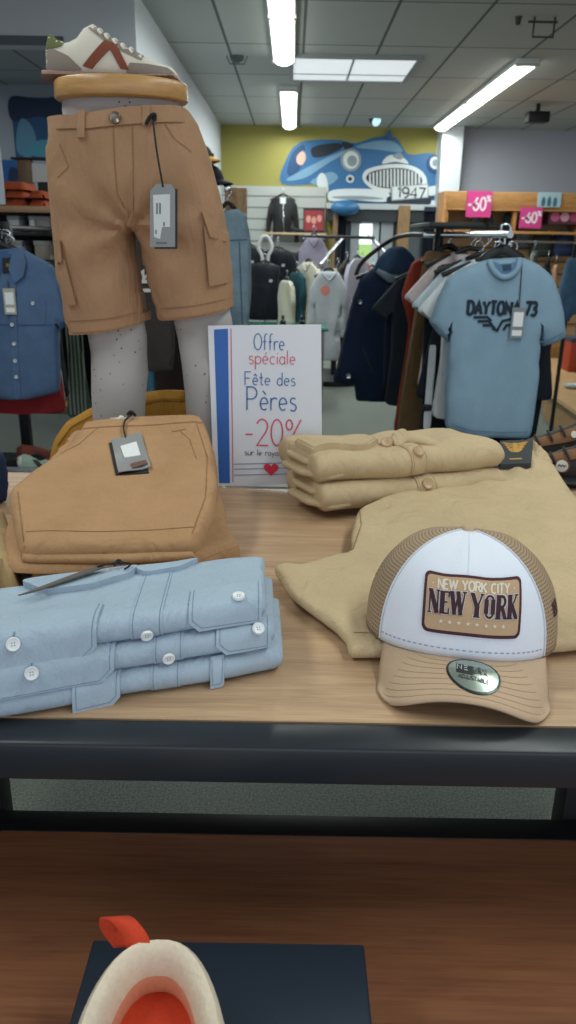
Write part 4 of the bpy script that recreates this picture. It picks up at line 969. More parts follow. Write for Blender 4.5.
def cargo_shorts():
    fr = upright(-.31, MY, 1.2)
    px = [(53, 120), (88, 122), (130, 115), (188, 110), (198, 125), (210, 160), (222, 205), (229, 245), (232, 275), (233, 308), (196, 315), (160, 319), (152, 295), (145, 262), (139, 234), (136, 230), (134, 236), (138, 265), (143, 295), (146, 322), (110, 329), (71, 333), (64, 300), (57, 255), (51, 205), (50, 160), (51, 130)]
    poly = [fr.inv(P(*p, y=MY)) for p in px]
    poly = [tuple(p) for p in soft(poly, .15, 3)]
    cu, cv = fr.inv(P(136, 228, y=MY))
    def wr(u, v):
        d = math.hypot(u - cu, v - cv); a = math.atan2(v - cv, u - cu)
        return .009 * math.exp(-d / .10) * math.sin(a * 7 + 1) + .004 * nz(u * 10, v * 14, 1, 2) + .0022 * math.sin(v * 60 + 4 * nz(u * 8, v * 4)) * math.exp(-((v - cv) / .1) ** 2)
    inf = None
    hx = [(53, 40), (188, 40)] + px[3:10] + [(234, 420), (166, 420)] + px[11:20] + [(150, 430), (73, 430)] + px[21:]
    hp = [fr.inv(P(*p, y=MY)) for p in hx]
    g, sf = puff(poly, fr, .16, .14, res=.010, wr=wr, n=90, hpoly=[tuple(p) for p in soft(hp, .15, 3)])
    CA = fabric('#a07d61', 1300, .09, .25, name='khaki_brown_cotton', wr=.35, wsc=13); CS = plain('#87664a', .9, name='brown_thread')
    t = empty('cargo_shorts', (-.31, MY, 1.2), 'brown cargo shorts worn by the leg mannequin, grey price tag at the waist', 'shorts')
    mk('body', [g], CA, t); mp = onsurf(fr, sf)
    L = lambda *q: [fr.inv(P(a, b, y=MY - .09)) for a, b in q]
    L = lambda *q: [fr.inv(P(a, b, y=MY - .06)) for a, b in q]
    mk('waistband', [decal(L((58, 116), (90, 118), (130, 111), (184, 108), (184, 122), (132, 127), (92, 131), (58, 130)), mp, .003, .01)], CA, t)
    for a in ((82, 113, 90, 140), (146, 108, 153, 128)):
        mk('belt_loop', [decal(L((a[0], a[3]), (a[2], a[3]), (a[2], a[1]), (a[0], a[1])), mp, .006, .01)], CA, t)
    for q_ in [L((118, 130), (119, 160), (122, 195), (133, 222)), L((136, 128), (137, 170), (136, 224)), L((62, 131), (92, 132), (132, 128), (182, 123)), L((66, 322), (110, 318), (142, 312)), L((160, 309), (196, 305), (229, 299)), L((166, 124), (176, 140), (192, 152)), L((62, 145), (72, 168), (60, 178))]:
        mk('seam', ribbon([q_], .0016, mp, .0004, .0006, .012), CS, t)
    # cargo pockets
    mk('cargo_pocket', [decal(soft(L((210, 286), (229, 283), (227, 232), (217, 228), (205, 226)), .1), mp, .008, .01)], CA, t)
    mk('pocket_flap', [decal(soft(L((211, 237), (226, 242), (223, 217), (213, 214), (203, 211)), .1), mp, .012, .01)], CA, t)
    mk('cargo_pocket', [decal(soft(L((67, 306), (78, 304), (66, 258), (57, 262)), .1), mp, .008, .01)], CA, t)
    mk('pocket_flap', [decal(soft(L((56, 262), (64, 262), (62, 240), (53, 240)), .08), mp, .013, .01)], CA, t)
    mk('hem', [decal(L((70, 333), (110, 329), (146, 322), (145, 314), (110, 320), (69, 325)), mp, .003, .01), decal(L((160, 319), (196, 315), (232, 308), (232, 300), (196, 307), (159, 311)), mp, .003, .01)], CA, t)
    b = L((120, 121))[0]; p = fr.at(b[0], b[1], sf(*b) + .005); button(p, (0, -1, .1), .010, plain('#7d7468', .35, .7, 'bronze_button'), t)
    # tag
    lo = lambda *q: [fr.inv(P(a, b, y=MY - .135)) for a, b in q]
    ft = lambda u, v, o: fr.at(u, v, .133 + o)
    tg = mk('price_tag', [decal(lo((150, 247), (175, 247), (175, 190), (171, 184), (156, 184), (150, 191)), ft, .0012, .03)], plain('#85888b', .5), t, smooth=False, label='grey card price tag on a black cord')
    mk('tag_back', [decal(lo((154, 249), (177, 249), (177, 189), (160, 188)), ft, -.002, .03, under=-.004)], plain('#1b1d20', .5), tg, smooth=False)
    mk('tag_sticker', [decal(lo((154, 237), (160, 239), (162, 227), (170, 227), (170, 194), (153, 195)), ft, .0018, .03)], plain('#c9cdd0', .5), tg, smooth=False)
    mk('tag_print', ribbon([lo((157, 203), (157, 214)), lo((160, 203), (160, 214)), lo((156, 230), (156, 234)), lo((164, 222), (164, 226))], .0025, ft, .002, .0003) + ribbon([lo((156, 243), (167, 243))], .003, ft, .0014, .0003), plain('#5d6268', .6), tg, smooth=False)
    kt = L((156, 120))[0]; k0 = fr.at(kt[0], kt[1], sf(*kt) + .008); k1 = ft(*lo((163, 187))[0], .001)
    mk('tag_cord', [tube(catmull([k0, (k0 * .5 + k1 * .5) + np.array([0, -.012, 0]), k1], 6, False), .0018, 6), tube(catmull([k0 + np.array([-.012, -.002, -.012]), k0 + np.array([-.004, -.004, .0]), k0 + np.array([.004, -.003, .004]), k0 + np.array([.002, 0, -.006])], 5, False), .0035, 6)], plain('#17191b', .8), tg)
cargo_shorts()
def side_sneaker():
    dz = WTOP - P(118, 80, y=MY)[2] + .001; y0 = MY
    fr = Frame((-.31, y0, 1.7), (1, 0, 0), (0, 0, 1))
    bx = lambda x, y: (lambda p: (p[0] + .31, p[2] - 1.7))(P(x, y, y=y0))
    ul = [bx(x, y)[1] for x, y in ((46, 77), (178, 82))]
    def q(x, y):           # level the shoe on the disc
        a, b = bx(x, y); a0, b0 = bx(46, 78); a1, b1 = bx(178, 82); s = (b1 - b0) / (a1 - a0)
        return a, b - (b0 + s * (a - a0)) + (WTOP + .001 - 1.7)
    Q = lambda *p: [q(*a) for a in p]
    t = empty('retro_sneaker', (-.31, y0, WTOP), 'white and grey sneaker with brown chevron stripe, on the wooden top of the mannequin', 'shoe')
    up = soft(Q((47, 70), (46, 50), (48, 34), (51, 30), (57, 37), (68, 41), (78, 36), (84, 26), (91, 22), (98, 26), (115, 38), (135, 50), (158, 61), (172, 66), (178, 73), (176, 78), (110, 77), (50, 75)), .22, 3)
    WHT = fabric('#cfcabd', 1500, .05, .15, name='white_leather', wr=.06); GRY = fabric('#8b8178', 1300, .08, .3, name='grey_suede', wr=.08); OLV = fabric('#5e6340', 1300, .08, .2, name='olive_suede', wr=.05); BRN = fabric('#7d4a3a', 1300, .08, .2, name='rust_suede', wr=.05); GUM = plain('#8f7269', .6, name='gum_rubber')
    g, sf = puff(up, fr, .040, .040, res=.006, n=90)
    mk('upper', [g], WHT, t); mp = onsurf(fr, sf)
    so = soft(Q((44, 81), (45, 68), (60, 69), (110, 72), (150, 74), (176, 74), (181, 80), (178, 83), (110, 82)), .15, 3)
    mn = min(v for u, v in so); so = [(u, max(v, WTOP + .001 - 1.7)) for u, v in so]
    g, _ = puff(so, fr, .046, .046, e=.012, res=.007); mk('sole', [g], GUM, t)
    mk('heel_tab', [decal(soft(Q((47, 48), (48, 34), (51, 30), (57, 37), (67, 40), (64, 46), (55, 48)), .15), mp, .0022, .006)], OLV, t)
    mk('heel_patch', [decal(soft(Q((46, 69), (46, 50), (58, 49), (72, 56), (84, 68), (84, 70)), .12), mp, .0022, .006)], GRY, t)
    mk('toe_patch', [decal(soft(Q((128, 73), (132, 63), (150, 64), (168, 67), (176, 73)), .12), mp, .0022, .006)], GRY, t)
    mk('chevron_stripe', [decal(Q((86, 66), (95, 69), (113, 50), (123, 69), (131, 70), (128, 63), (119, 45), (108, 40)), mp, .003, .005)], BRN, t)
    mk('eyelet_strip', [decal(Q((90, 27), (96, 25), (115, 38), (145, 55), (143, 60), (112, 45)), mp, .0026, .006)], GRY, t)
    mk('tongue', [puff(soft(Q((80, 34), (86, 25), (92, 21), (98, 25), (92, 32)), .25), Frame(fr.o, fr.U, fr.V), .016, .016, res=.005)[0]], WHT, t)
    for a, b in ((101, 29), (108, 34), (116, 39), (124, 44), (132, 48)):
        u, v = q(a, b); mk('lace', [tube(catmull([fr.at(u + .004, v - .008, sf(u + .004, v - .008) + .003), fr.at(u - .001, v - .002, sf(u, v - .003) + .004), fr.at(u, v + .002, 0), fr.at(u, v - .006, -.03)], 4, False), .0026, 6)], plain('#d8d4c8', .8), t)
side_sneaker()
# ------------------------------------------------------------------ things at the edges of the table
def mustard():
    MU = fabric('#b08039', 1000, .12, .3, name='mustard_corduroy', wr=.3, wsc=14)
    t = empty('mustard_trousers', (-.38, 1.655, TZ), 'bunched mustard-brown trousers behind the mannequin legs at the table edge', 'trousers')
    y = 1.655; ol = []
    px = [(48, 465), (54, 440), (66, 422), (90, 408), (118, 397), (150, 391), (182, 390), (190, 398), (190, 450), (150, 466), (100, 468)]
    fr = upright(-.38, y, TZ); pts = [fr.inv(P(*p, y=y)) for p in px]; pts = [(u, max(v, .001)) for u, v in pts]
    pts = soft(pts, .2, 3); pts = [(u, max(v, .001)) for u, v in pts]
    g, sf = puff(pts, fr, .020, .030, e=.03, res=.011, wr=lambda a, b: .004 * nz(a * 12, b * 12, 1, 8))
    mk('body', [g], MU, t); mp = onsurf(fr, sf); L = lambda *q: [fr.inv(P(a, b, y=y - .03)) for a, b in q]
    mk('seam', ribbon([L((135, 408), (160, 402), (184, 403)), L((56, 447), (70, 428), (92, 416))], .002, mp, .001, .001, .01), plain('#7c5523', .9), t)
    mk('waist_fold', [decal(soft(L((134, 405), (160, 399), (186, 400), (186, 392), (160, 392), (134, 397)), .2), mp, .006, .01)], MU, t)
mustard()
def boot(k, x, y, rz, label):
    t = empty('leather_boot', (x, y, TZ), label, 'shoe')
    fr = Frame((x, y, TZ), (math.cos(rz), math.sin(rz), 0), (0, 0, 1))
    DKB = fabric('#3a3432', 1300, .1, .2, name='dark_leather', wr=.1, rough=.55); TNB = fabric('#7a573d', 1300, .1, .2, name='brown_leather', wr=.1, rough=.6)
    up = soft([(-.13, .012), (-.135, .06), (-.125, .10), (-.10, .115), (-.07, .100), (-.03, .082), (.03, .060), (.08, .055), (.125, .045), (.14, .02), (.13, .01)], .2, 3)
    up = [(-u, v) for u, v in up][::-1]
    g, sf = puff(up, fr, .046, .046, res=.008); mk('upper', [g], DKB, t); mp = onsurf(fr, sf)
    so = soft([(-.142, .0), (-.145, .022), (0, .022), (.135, .024), (.138, .0)], .1); g, _ = puff(so, fr, .052, .052, e=.012, res=.009, base=None)
    mk('sole', [g], plain('#1f2023', .6), t)
    mk('eyelet_strip', [decal(soft([(.115, .085), (.10, .112), (.05, .088), (-.02, .064), (-.02, .050), (.04, .066)], .12), mp, .003, .008)], TNB, t)
    mk('round_badge', [decal(circ(.005, .046, .0165), mp, .003, .008)], plain('#5c4434', .6), t); mk('badge_face', [decal(circ(.005, .046, .0125), mp, .0038, .008)], plain('#c9c4ba', .5), t)
    mk('badge_mark', ribbon([[(-.003, .045), (.0, .049), (.003, .045), (.006, .049), (.009, .045), (.013, .049)]], .002, mp, .0042, .0004), plain('#2b2826', .6), t, smooth=False)
    mk('eyelet_badge', [decal(circ(.088, .092, .007), mp, .005, .008)], plain('#cfcabf', .4), t)
    for i in range(4):
        u, v = .07 - .026 * i, .098 - .012 * i
        mk('lace', [tube(catmull([fr.at(u, v - .012, sf(u, v - .012) + .004), fr.at(u - .006, v, sf(u, v - .01) * .5 + .008), fr.at(u - .008, v + .004, -.005)], 4, False), .003, 6)], plain('#2c2a2b', .8), t)
    mk('heel_patch', [decal(soft([(.09, .03), (.13, .028), (.132, .07), (.10, .075)], .15), mp, .003, .008)], plain('#2a3550', .6), t)
boot(0, .575, 1.595, math.radians(-8), 'dark brown leather shoe with round badge at the right table edge, behind the trousers')
boot(1, .545, 1.70, math.radians(-8), 'second dark leather shoe of the pair, half hidden behind the badged one')
def navy_bundle():
    t = empty('navy_garment', (-.66, 1.40, TZ), 'navy garment cut by the left edge beside the tan shorts', 'garment')
    fr = upright(-.66, 1.40, TZ); y = 1.40
    pts = [fr.inv(P(*p, y=y)) for p in ((-40, 520), (-42, 450), (-8, 447), (3, 455), (8, 478), (7, 498), (2, 512))]; pts = [(u, max(.001, v)) for u, v in soft(pts, .2, 3)]
    g, sf = puff(pts, fr, .05, .05, e=.05, res=.012, wr=lambda a, b: .004 * nz(a * 12, b * 12)); mk('body', [g], fabric('#23304d', 1200, .1, .25, name='navy_cotton', wr=.3), t)
    mk('seam', ribbon([[fr.inv(P(*p, y=y - .05)) for p in ((2, 460), (5, 480), (3, 500))]], .002, onsurf(fr, sf), .001, .001, .01), plain('#141c30', .9), t)
    t = empty('khaki_garment', (-.55, 1.16, TZ), 'khaki folded garment with patterned belt at the left edge, behind the blue shirts', 'garment')
    fr = Frame((-.55, 1.16, TZ), (1, 0, 0), (0, 1, 0)); z = TZ + .05
    pts = soft([fr.inv(P(*p, z=z)) for p in ((-30, 560), (-34, 506), (6, 502), (14, 522), (18, 545), (17, 562))], .2, 3)
    g, sf = puff(pts, fr, .05, 0, e=.02, res=.011, wr=lambda a, b: .004 * nz(a * 14, b * 14)); mk('body', [g], fabric('#a88f68', 1200, .1, .25, name='khaki_cotton', wr=.3), t)
    y = P(8, 560, z=z)[1] - .018
    V, sf2 = puff(rrect(-.11, .085, .002, .036, .004), Frame((-.50, y, TZ), (1, .05, 0), (0, 0, 1)), .006, .006, e=.006, res=.008)
    b = mk('belt', [V], plain('#c6c8ca', .7), t, label='black and white patterned belt'); f3 = Frame((-.50, y, TZ), (1, .05, 0), (0, 0, 1)); mp = onsurf(f3, sf2)
    zz = []
    for j in range(4):
        zz.append([(-.10 + .007 * i, .007 + .0075 * j + (.003 if i % 2 else -.003)) for i in range(26)])
    mk('belt_pattern', ribbon(zz, .0022, mp, .0005, .0005, .004), plain('#23262c', .7), b)
navy_bundle()
# ------------------------------------------------------------------ hanging garments
def tee_ol(w=.50, h=.70, sl=.20, nk=.085, drop=.05):
    r = [(nk, 0), (w / 2 - .03, -drop), (w / 2 + sl * .55, -drop - sl * .85), (w / 2 + sl * .05, -drop - sl * 1.15), (w / 2 - .015, -drop - .16), (w / 2 - .02, -h * .6), (w / 2, -h)]
    return r + [(-a, b) for a, b in r[::-1]] + [(-nk * .6, -.035), (nk * .6, -.035)][:0]
def long_ol(w=.50, h=.75, sl=.58, nk=.08, drop=.05, flare=.10):
    r = [(nk, 0), (w / 2 - .03, -drop), (w / 2 + .03, -drop - .12), (w / 2 + flare, -drop - sl), (w / 2 + flare - .10, -drop - sl - .01), (w / 2 - .025, -drop - .24), (w / 2 - .03, -h * .6), (w / 2 - .01, -h)]
    return r + [(-a, b) for a, b in r[::-1]]
def trouser_ol(w=.40, h=1.0):
    r = [(w / 2 * .8, 0), (w / 2, -.22), (w / 2 * .85, -h), (.03, -h), (.012, -.35)]
    return r + [(-a, b) for a, b in r[::-1]]
def vest_ol(w=.46, h=.66):
    r = [(.07, 0), (.16, -.03), (.17, -.10), (.15, -.18), (.20, -.28), (w / 2, -.42), (w / 2, -h)]
    return r + [(-a, b) for a, b in r[::-1]]
def dress_ol(w=.46, h=.95):
    r = [(.08, 0), (w / 2 - .05, -.05), (w / 2 - .01, -.2), (w / 2 - .06, -.35), (w / 2 - .01, -h)]
    return r + [(-a, b) for a, b in r[::-1]]
def drape(k, amp=.008, f=22):
    amp *= 1.6
    return lambda u, v: amp * min(1, max(0, -v) * 3 + .15) * math.sin(u * f + 3 * nz(u * 3, v * 2, 1, k) + k) + amp * .7 * nz(u * 9, v * 5, 1, k + 2)
def hanger(x, y, z, rz, desc, hook=.09, w=.40, top=None):
    t = empty('clothes_hanger', (x, y, z), 'black hanger holding ' + desc, 'hanger')
    f = upright(x, y, z, rz); HB = plain('#17191c', .5, name='hanger_plastic')
    mk('arms', [tube([f.at(*q) for q in catmull([(-w / 2, -.055, 0), (-w / 4, -.015, 0), (0, .025, 0), (w / 4, -.015, 0), (w / 2, -.055, 0)], 5, False)] if False else [f.at(q[0], q[1], 0) for q in catmull([(-w / 2, -.055), (-w / 4, -.015), (0, .025), (w / 4, -.015), (w / 2, -.055)], 5, False)], .011, 8)], HB, t)
    mk('hook', [tube([f.at(q[0], q[1], 0) for q in catmull([(0, .02), (0, hook * .55), (.018, hook * .75), (.012, hook), (-.012, hook + .004), (-.02, hook * .82)], 5, False)], .0035, 8)], CHROME, t)
    return t
def cloth(name, ol, x, y, z, rz, col, label, cat, T=.05, group=None, seed=1, amp=.008, res=.022, bits=(), mat=None, hang=None, n=60, rnd=.14):
    fr = upright(x, y, z, rz); pts = soft(ol, rnd, 3)
    g, sf = puff(pts, fr, T, T * .8, res=res, wr=drape(seed, amp), n=n)
    t = empty(name, (x, y, z + min(b for a, b in ol)), label, cat, group)
    m = mat or fabric(col, 700, .1, .2, name='garment_cloth', wr=.2)
    mk('body', [g], m, t); mp = onsurf(fr, sf)
    for b in bits: b(t, fr, mp, m)
    if hang: hanger(x, y, z, rz, hang, w=min(.40, 1.5 * max(a for a, b in ol)))
    return t, fr, mp, m
def collar_bit(nk=.085, col=None, d=.05, hood=False):
    def f(t, fr, mp, m):
        mm = fabric(col, 700, .1, .2, name='collar_cloth') if col else m
        if hood:
            rings = [ell(tuple(fr.at(0, .02 - .02 * k, .0)), .13 - .01 * k, .075, 24, math.atan2(fr.U[1], fr.U[0])) for k in range(4)]
            pts = []
            mk('hood', [puff(soft([(-.13, -.10), (-.14, -.02), (-.09, .05), (0, .075), (.09, .05), (.14, -.02), (.13, -.10), (0, -.16)], .25, 3), Frame(fr.at(0, 0, .02), fr.U, fr.V), .055, .07, res=.02)[0]], mm, t)
        else:
            pth = catmull([(-nk, .004), (-nk * .75, -.03), (0, -.03 - d), (nk * .75, -.03), (nk, .004)], 6, False)
            mk('collar', [tube([mp(u, v, .002) if v < -.015 else fr.at(u, v, .01) for u, v in pth], .009, 8)], mm, t)
    return f
def shirt_collar(col=None, s=1.0):
    def f(t, fr, mp, m):
        for q in (-1, 1):
            mk('collar', [decal([(q * .075 * s, .012), (q * .015 * s, -.075 * s), (q * .075 * s, -.10 * s), (q * .105 * s, -.02 * s)][::q], mp, .010, .015, under=-.008)], m, t)
    return f
def buttons_bit(n, v0, v1, col='#d8dce0', r=.007, u=0.0):
    def f(t, fr, mp, m):
        mk('placket', [decal(rect(u - .018, u + .018, v1 - .02, v0 + .02), mp, .003, .02)], m, t)
        for i in range(n):
            v = v0 + (v1 - v0) * i / max(1, n - 1); p = mp(u, v, .004); button(p, fr.N, r, plain(col, .4), t)
    return f
def tag_bit(u, v, w_=.035, h=.075, col='#aeb1b2', cord=.08, lift=.012):
    def f(t, fr, mp, m):
        tg = mk('price_tag', [decal(rect(u - w_ / 2, u + w_ / 2, v - h, v), lambda a, b, o: mp(u, v - h / 2, lift + o), .002, .05)] if False else [decal(rect(u - w_ / 2, u + w_ / 2, v - h, v), lambda a, b, o: np.array(mp(u, v - h / 2, lift + o)) + fr.U * (a - u) + fr.V * (b - v + h / 2), .002, .05)], plain(col, .5), t, smooth=False)
        mk('tag_sticker', [decal(rect(u - w_ * .36, u + w_ * .36, v - h * .62, v - h * .15), lambda a, b, o: np.array(mp(u, v - h / 2, lift + .0022 + o)) + fr.U * (a - u) + fr.V * (b - v + h / 2), .0008, .05), decal(rect(u - w_ * .36, u + w_ * .36, v - h * .92, v - h * .74), lambda a, b, o: np.array(mp(u, v - h / 2, lift + .0022 + o)) + fr.U * (a - u) + fr.V * (b - v + h / 2), .0008, .05)], plain('#e3e5e6', .5), tg, smooth=False)
        mk('tag_cord', [tube([np.array(mp(u, v - h / 2, lift)) + fr.V * (h / 2 - .004), mp(u - .004, v + cord, .006)], .002, 6)], plain('#3b3f44', .8), tg)
    return f
# ---- blue printed T-shirt at the front of the right rack
TY = 3.1
def daytona():
    y = TY; fr0 = upright(0, y, 0)
    px = [(487, 260), (497, 257), (505, 262), (516, 262), (523, 257), (538, 265), (551, 275), (560, 300), (565, 335), (555, 345), (541, 351), (540, 320), (539, 350), (536, 390), (529, 436), (500, 437), (470, 434), (446, 428), (445, 400), (447, 350), (449, 330), (448, 338), (430, 326), (438, 300), (445, 279), (460, 270)]
    px = [(487, 259), (522, 257), (538, 264), (551, 275), (560, 300), (566, 337), (555, 343), (541, 347), (538, 322), (538, 350), (536, 390), (529, 438), (500, 438), (470, 435), (445, 428), (445, 400), (447, 352), (449, 322), (447, 341), (438, 334), (429, 322), (437, 300), (446, 279), (460, 269)]
    pts = [P(*p, y=y) for p in px]; cx = P(503, 260, y=y)[0]; zt = P(503, 258, y=y)[2]
    ol = [(p[0] - cx, p[2] - zt) for p in pts]
    pq = lambda a, b: (lambda p: (p[0] - cx, p[2] - zt))(P(a, b, y=y - .05))
    TB = fabric('#86a1b5', 1100, .06, .2, name='blue_jersey', wr=.18, wsc=7)
    t, fr, mp, m = cloth('printed_tshirt', ol, cx, y, zt, 0, None, 'light blue T-shirt with dark DAYTONA 73 print, frontmost on the right rack', 'T-shirt', T=.06, seed=4, amp=.004, res=.016, mat=TB, n=80, rnd=.18)
    # neckline: inside back, then the rib
    nk = [pq(a, b) for a, b in ((490, 262), (493, 270), (501, 277), (510, 276), (517, 269), (520, 260))]
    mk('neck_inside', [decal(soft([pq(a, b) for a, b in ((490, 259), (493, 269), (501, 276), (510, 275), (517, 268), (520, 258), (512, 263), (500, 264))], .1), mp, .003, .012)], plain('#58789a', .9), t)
    mk('neck_label', [decal([pq(a, b) for a, b in ((502, 265), (511, 264), (511, 270), (503, 271))], mp, .006, .012)], plain('#2b4154', .7), t)
    mk('collar', [tube([mp(u, v, .004) for u, v in catmull(nk, 5, False)], .012, 8)], TB, t)
    INK = plain('#1d2b3b', .8, name='navy_print')
    a, b = pq(466, 311); c, d = pq(560, 315); hgt = pq(466, 301)[1] - pq(466, 314)[1]
    base = lambda st: [[(u, v) for u, v in s] for s in st]
    mk('lettering', ribbon(text('DAYTONA 73', pq(467, 314)[0], pq(468, 314)[1], hgt, pq(535, 314)[0] - pq(467, 314)[0]), .012, mp, .003, .0006, .02), INK, t, smooth=False)
    st = []
    for i, (x0, x1, y0, y1) in enumerate(((473, 487, 317, 317), (477, 488, 321, 321), (482, 491, 325, 325))): st.append([pq(x0, y0), pq(x1, y1), pq(x1 + 4, y1 + 4)])
    st += [[pq(497, 330), pq(502, 321), pq(513, 318)], [pq(503, 330), pq(506, 325), pq(514, 324)], [pq(492, 328), pq(498, 331)]]
    mk('wing_print', ribbon(st, .010, mp, .003, .0006, .02), INK, t, smooth=False)
    mk('sleeve_hem', ribbon([[pq(431, 321), pq(447, 336)], [pq(564, 333), pq(542, 343)]], .004, mp, .001, .001, .02), plain('#66879f', .9), t)
    mk('hem_stitching', ribbon([[pq(447, 423), pq(470, 430), (pq(500, 433)), pq(528, 432)]], .003, mp, .001, .0008, .02), plain('#66879f', .9), t)
    u, v = pq(518, 307)
    tag_bit(u, v, .052, .115, '#7d8487', .16)(t, fr, mp, m)
    f = upright(cx, y, zt); h = empty('clothes_hanger', (cx, y, zt), 'wide black hanger holding the blue printed T-shirt', 'hanger')
    HB = plain('#17191c', .45, name='hanger_plastic')
    mk('arms', [puff(soft([(-.10, -.06), (-.085, .012), (0, .055), (.085, .012), (.10, -.06), (.06, -.02), (0, .012), (-.06, -.02)], .25), Frame(f.at(0, 0, -.01), f.U, f.V), .016, .016, res=.012)[0]], HB, h)
    mk('hook', [tube([f.at(a, b, 0) for a, b in catmull([(0, .05), (0, .075), (.018, .095), (.01, .118), (-.015, .118), (-.02, .10)], 5, False)], .005, 8)], CHROME, h)
daytona()
RX0, RY0 = P(503, 240, y=3.05)[0], 3.05            # front end of the right rack rail
RX1, RY1 = P(398, 240, y=4.65)[0], 4.65
RZ = P(503, 243, y=3.1)[2] + .03
def rail_pt(y): k = (y - RY0) / (RY1 - RY0); return RX0 + (RX1 - RX0) * k
t = empty('clothes_rack', ((RX0 + RX1) / 2, (RY0 + RY1) / 2, 0), 'black and chrome clothes rack holding the printed T-shirt and navy parka', 'clothes rack')
mk('rail', [tube([(RX0 + .02, RY0 - .02, RZ), (rail_pt(4.2), 4.2, RZ)], .013, 10)], CHROME, t)
mk('curved_rail', [tube(catmull([(rail_pt(4.1), 4.1, RZ), (rail_pt(4.3) - .03, 4.3, RZ + .0), (rail_pt(4.5) - .08, 4.5, RZ - .03), (rail_pt(4.65) - .2, 4.55, RZ - .14), (rail_pt(4.65) - .24, 4.55, RZ - .22)], 6, False), .012, 10)], BLACK, t)
mx, my = rail_pt(3.86), 3.86
mk('post', [tube([(mx, my, .03), (mx, my, RZ)], .022, 12)], BLACK, t)
mk('base', [box(mx - .035, mx + .035, my - .55, my + .65, 0, .05, .005), box(mx - .3, mx + .3, my - .03, my + .03, 0, .05, .005)], BLACK, t)
mk('top_plate', [box(mx - .1, mx + .14, my - .3, my + .3, RZ + .03, RZ + .05, .004), tube([(mx, my, RZ), (mx, my, RZ + .04)], .02)], plain('#2a2d30', .5), t)
def rk(y, dz, ol, col, label, cat, name, hang, lp, T=.03, **k):
    return cloth(name, ol, P(lp, 310, y=y)[0] + max(a for a, b in ol), y, RZ - .10 + dz, math.radians(k.pop('rz', 0)), col, label, cat, T=T, hang=hang, **k)
rk(3.22, .0, tee_ol(.40, .64, .17), '#d4d9de', 'white T-shirt directly behind the blue printed T-shirt', 'T-shirt', 'tshirt', 'the white T-shirt behind the blue one', lp=416, seed=5, bits=[collar_bit()])
rk(3.33, -.02, long_ol(.40, .66, .50), '#20242c', 'black long-sleeved top hanging behind the first white T-shirt on the right rack', 'top', 'long_sleeve_top', 'the black long-sleeved top', lp=421, seed=6, bits=[collar_bit()])
rk(3.45, .0, tee_ol(.40, .64, .17), '#bccbd6', 'pale blue-white T-shirt, second pale one behind the blue printed T-shirt', 'T-shirt', 'tshirt', 'the pale blue-white T-shirt', lp=410, seed=7, bits=[collar_bit()])
rk(3.55, -.02, trouser_ol(.44, 1.08), '#161a21', 'black trousers hanging at the middle of the right rack', 'trousers', 'hanging_trousers', 'the black trousers', lp=424, seed=8)
rk(3.66, .02, tee_ol(.40, .62, .17), '#c8bcbd', 'pinkish-white T-shirt on the right rack, its sleeve beside the khaki trousers', 'T-shirt', 'tshirt', 'the pinkish-white T-shirt', lp=402, seed=9, bits=[collar_bit()])
rk(3.78, .03, [(.10, 0), (.14, -.22), (.16, -1.08), (-.20, -1.08), (-.17, -.6), (-.13, -.2), (-.11, 0)], '#6d583c', 'khaki-brown cargo trousers hanging down behind the pinkish-white T-shirt', 'trousers', 'hanging_trousers', 'the khaki-brown trousers', lp=410, seed=10, bits=[lambda t, fr, mp, m: mk('cargo_pocket', [decal(rect(-.13, -.03, -.62, -.45), mp, .012, .03)], m, t)])
rk(3.93, .02, dress_ol(.44, .93), '#8f3a2c', 'rust-red long garment showing as a strip left of the khaki trousers', 'garment', 'hanging_garment', 'the rust-red garment', lp=400, seed=12)
rk(4.06, -.06, tee_ol(.44, .70, .18), '#2a3038', 'charcoal T-shirt hanging between the navy parka and the rust-red garment', 'T-shirt', 'tshirt', 'the charcoal T-shirt', lp=370, seed=13, bits=[collar_bit()])
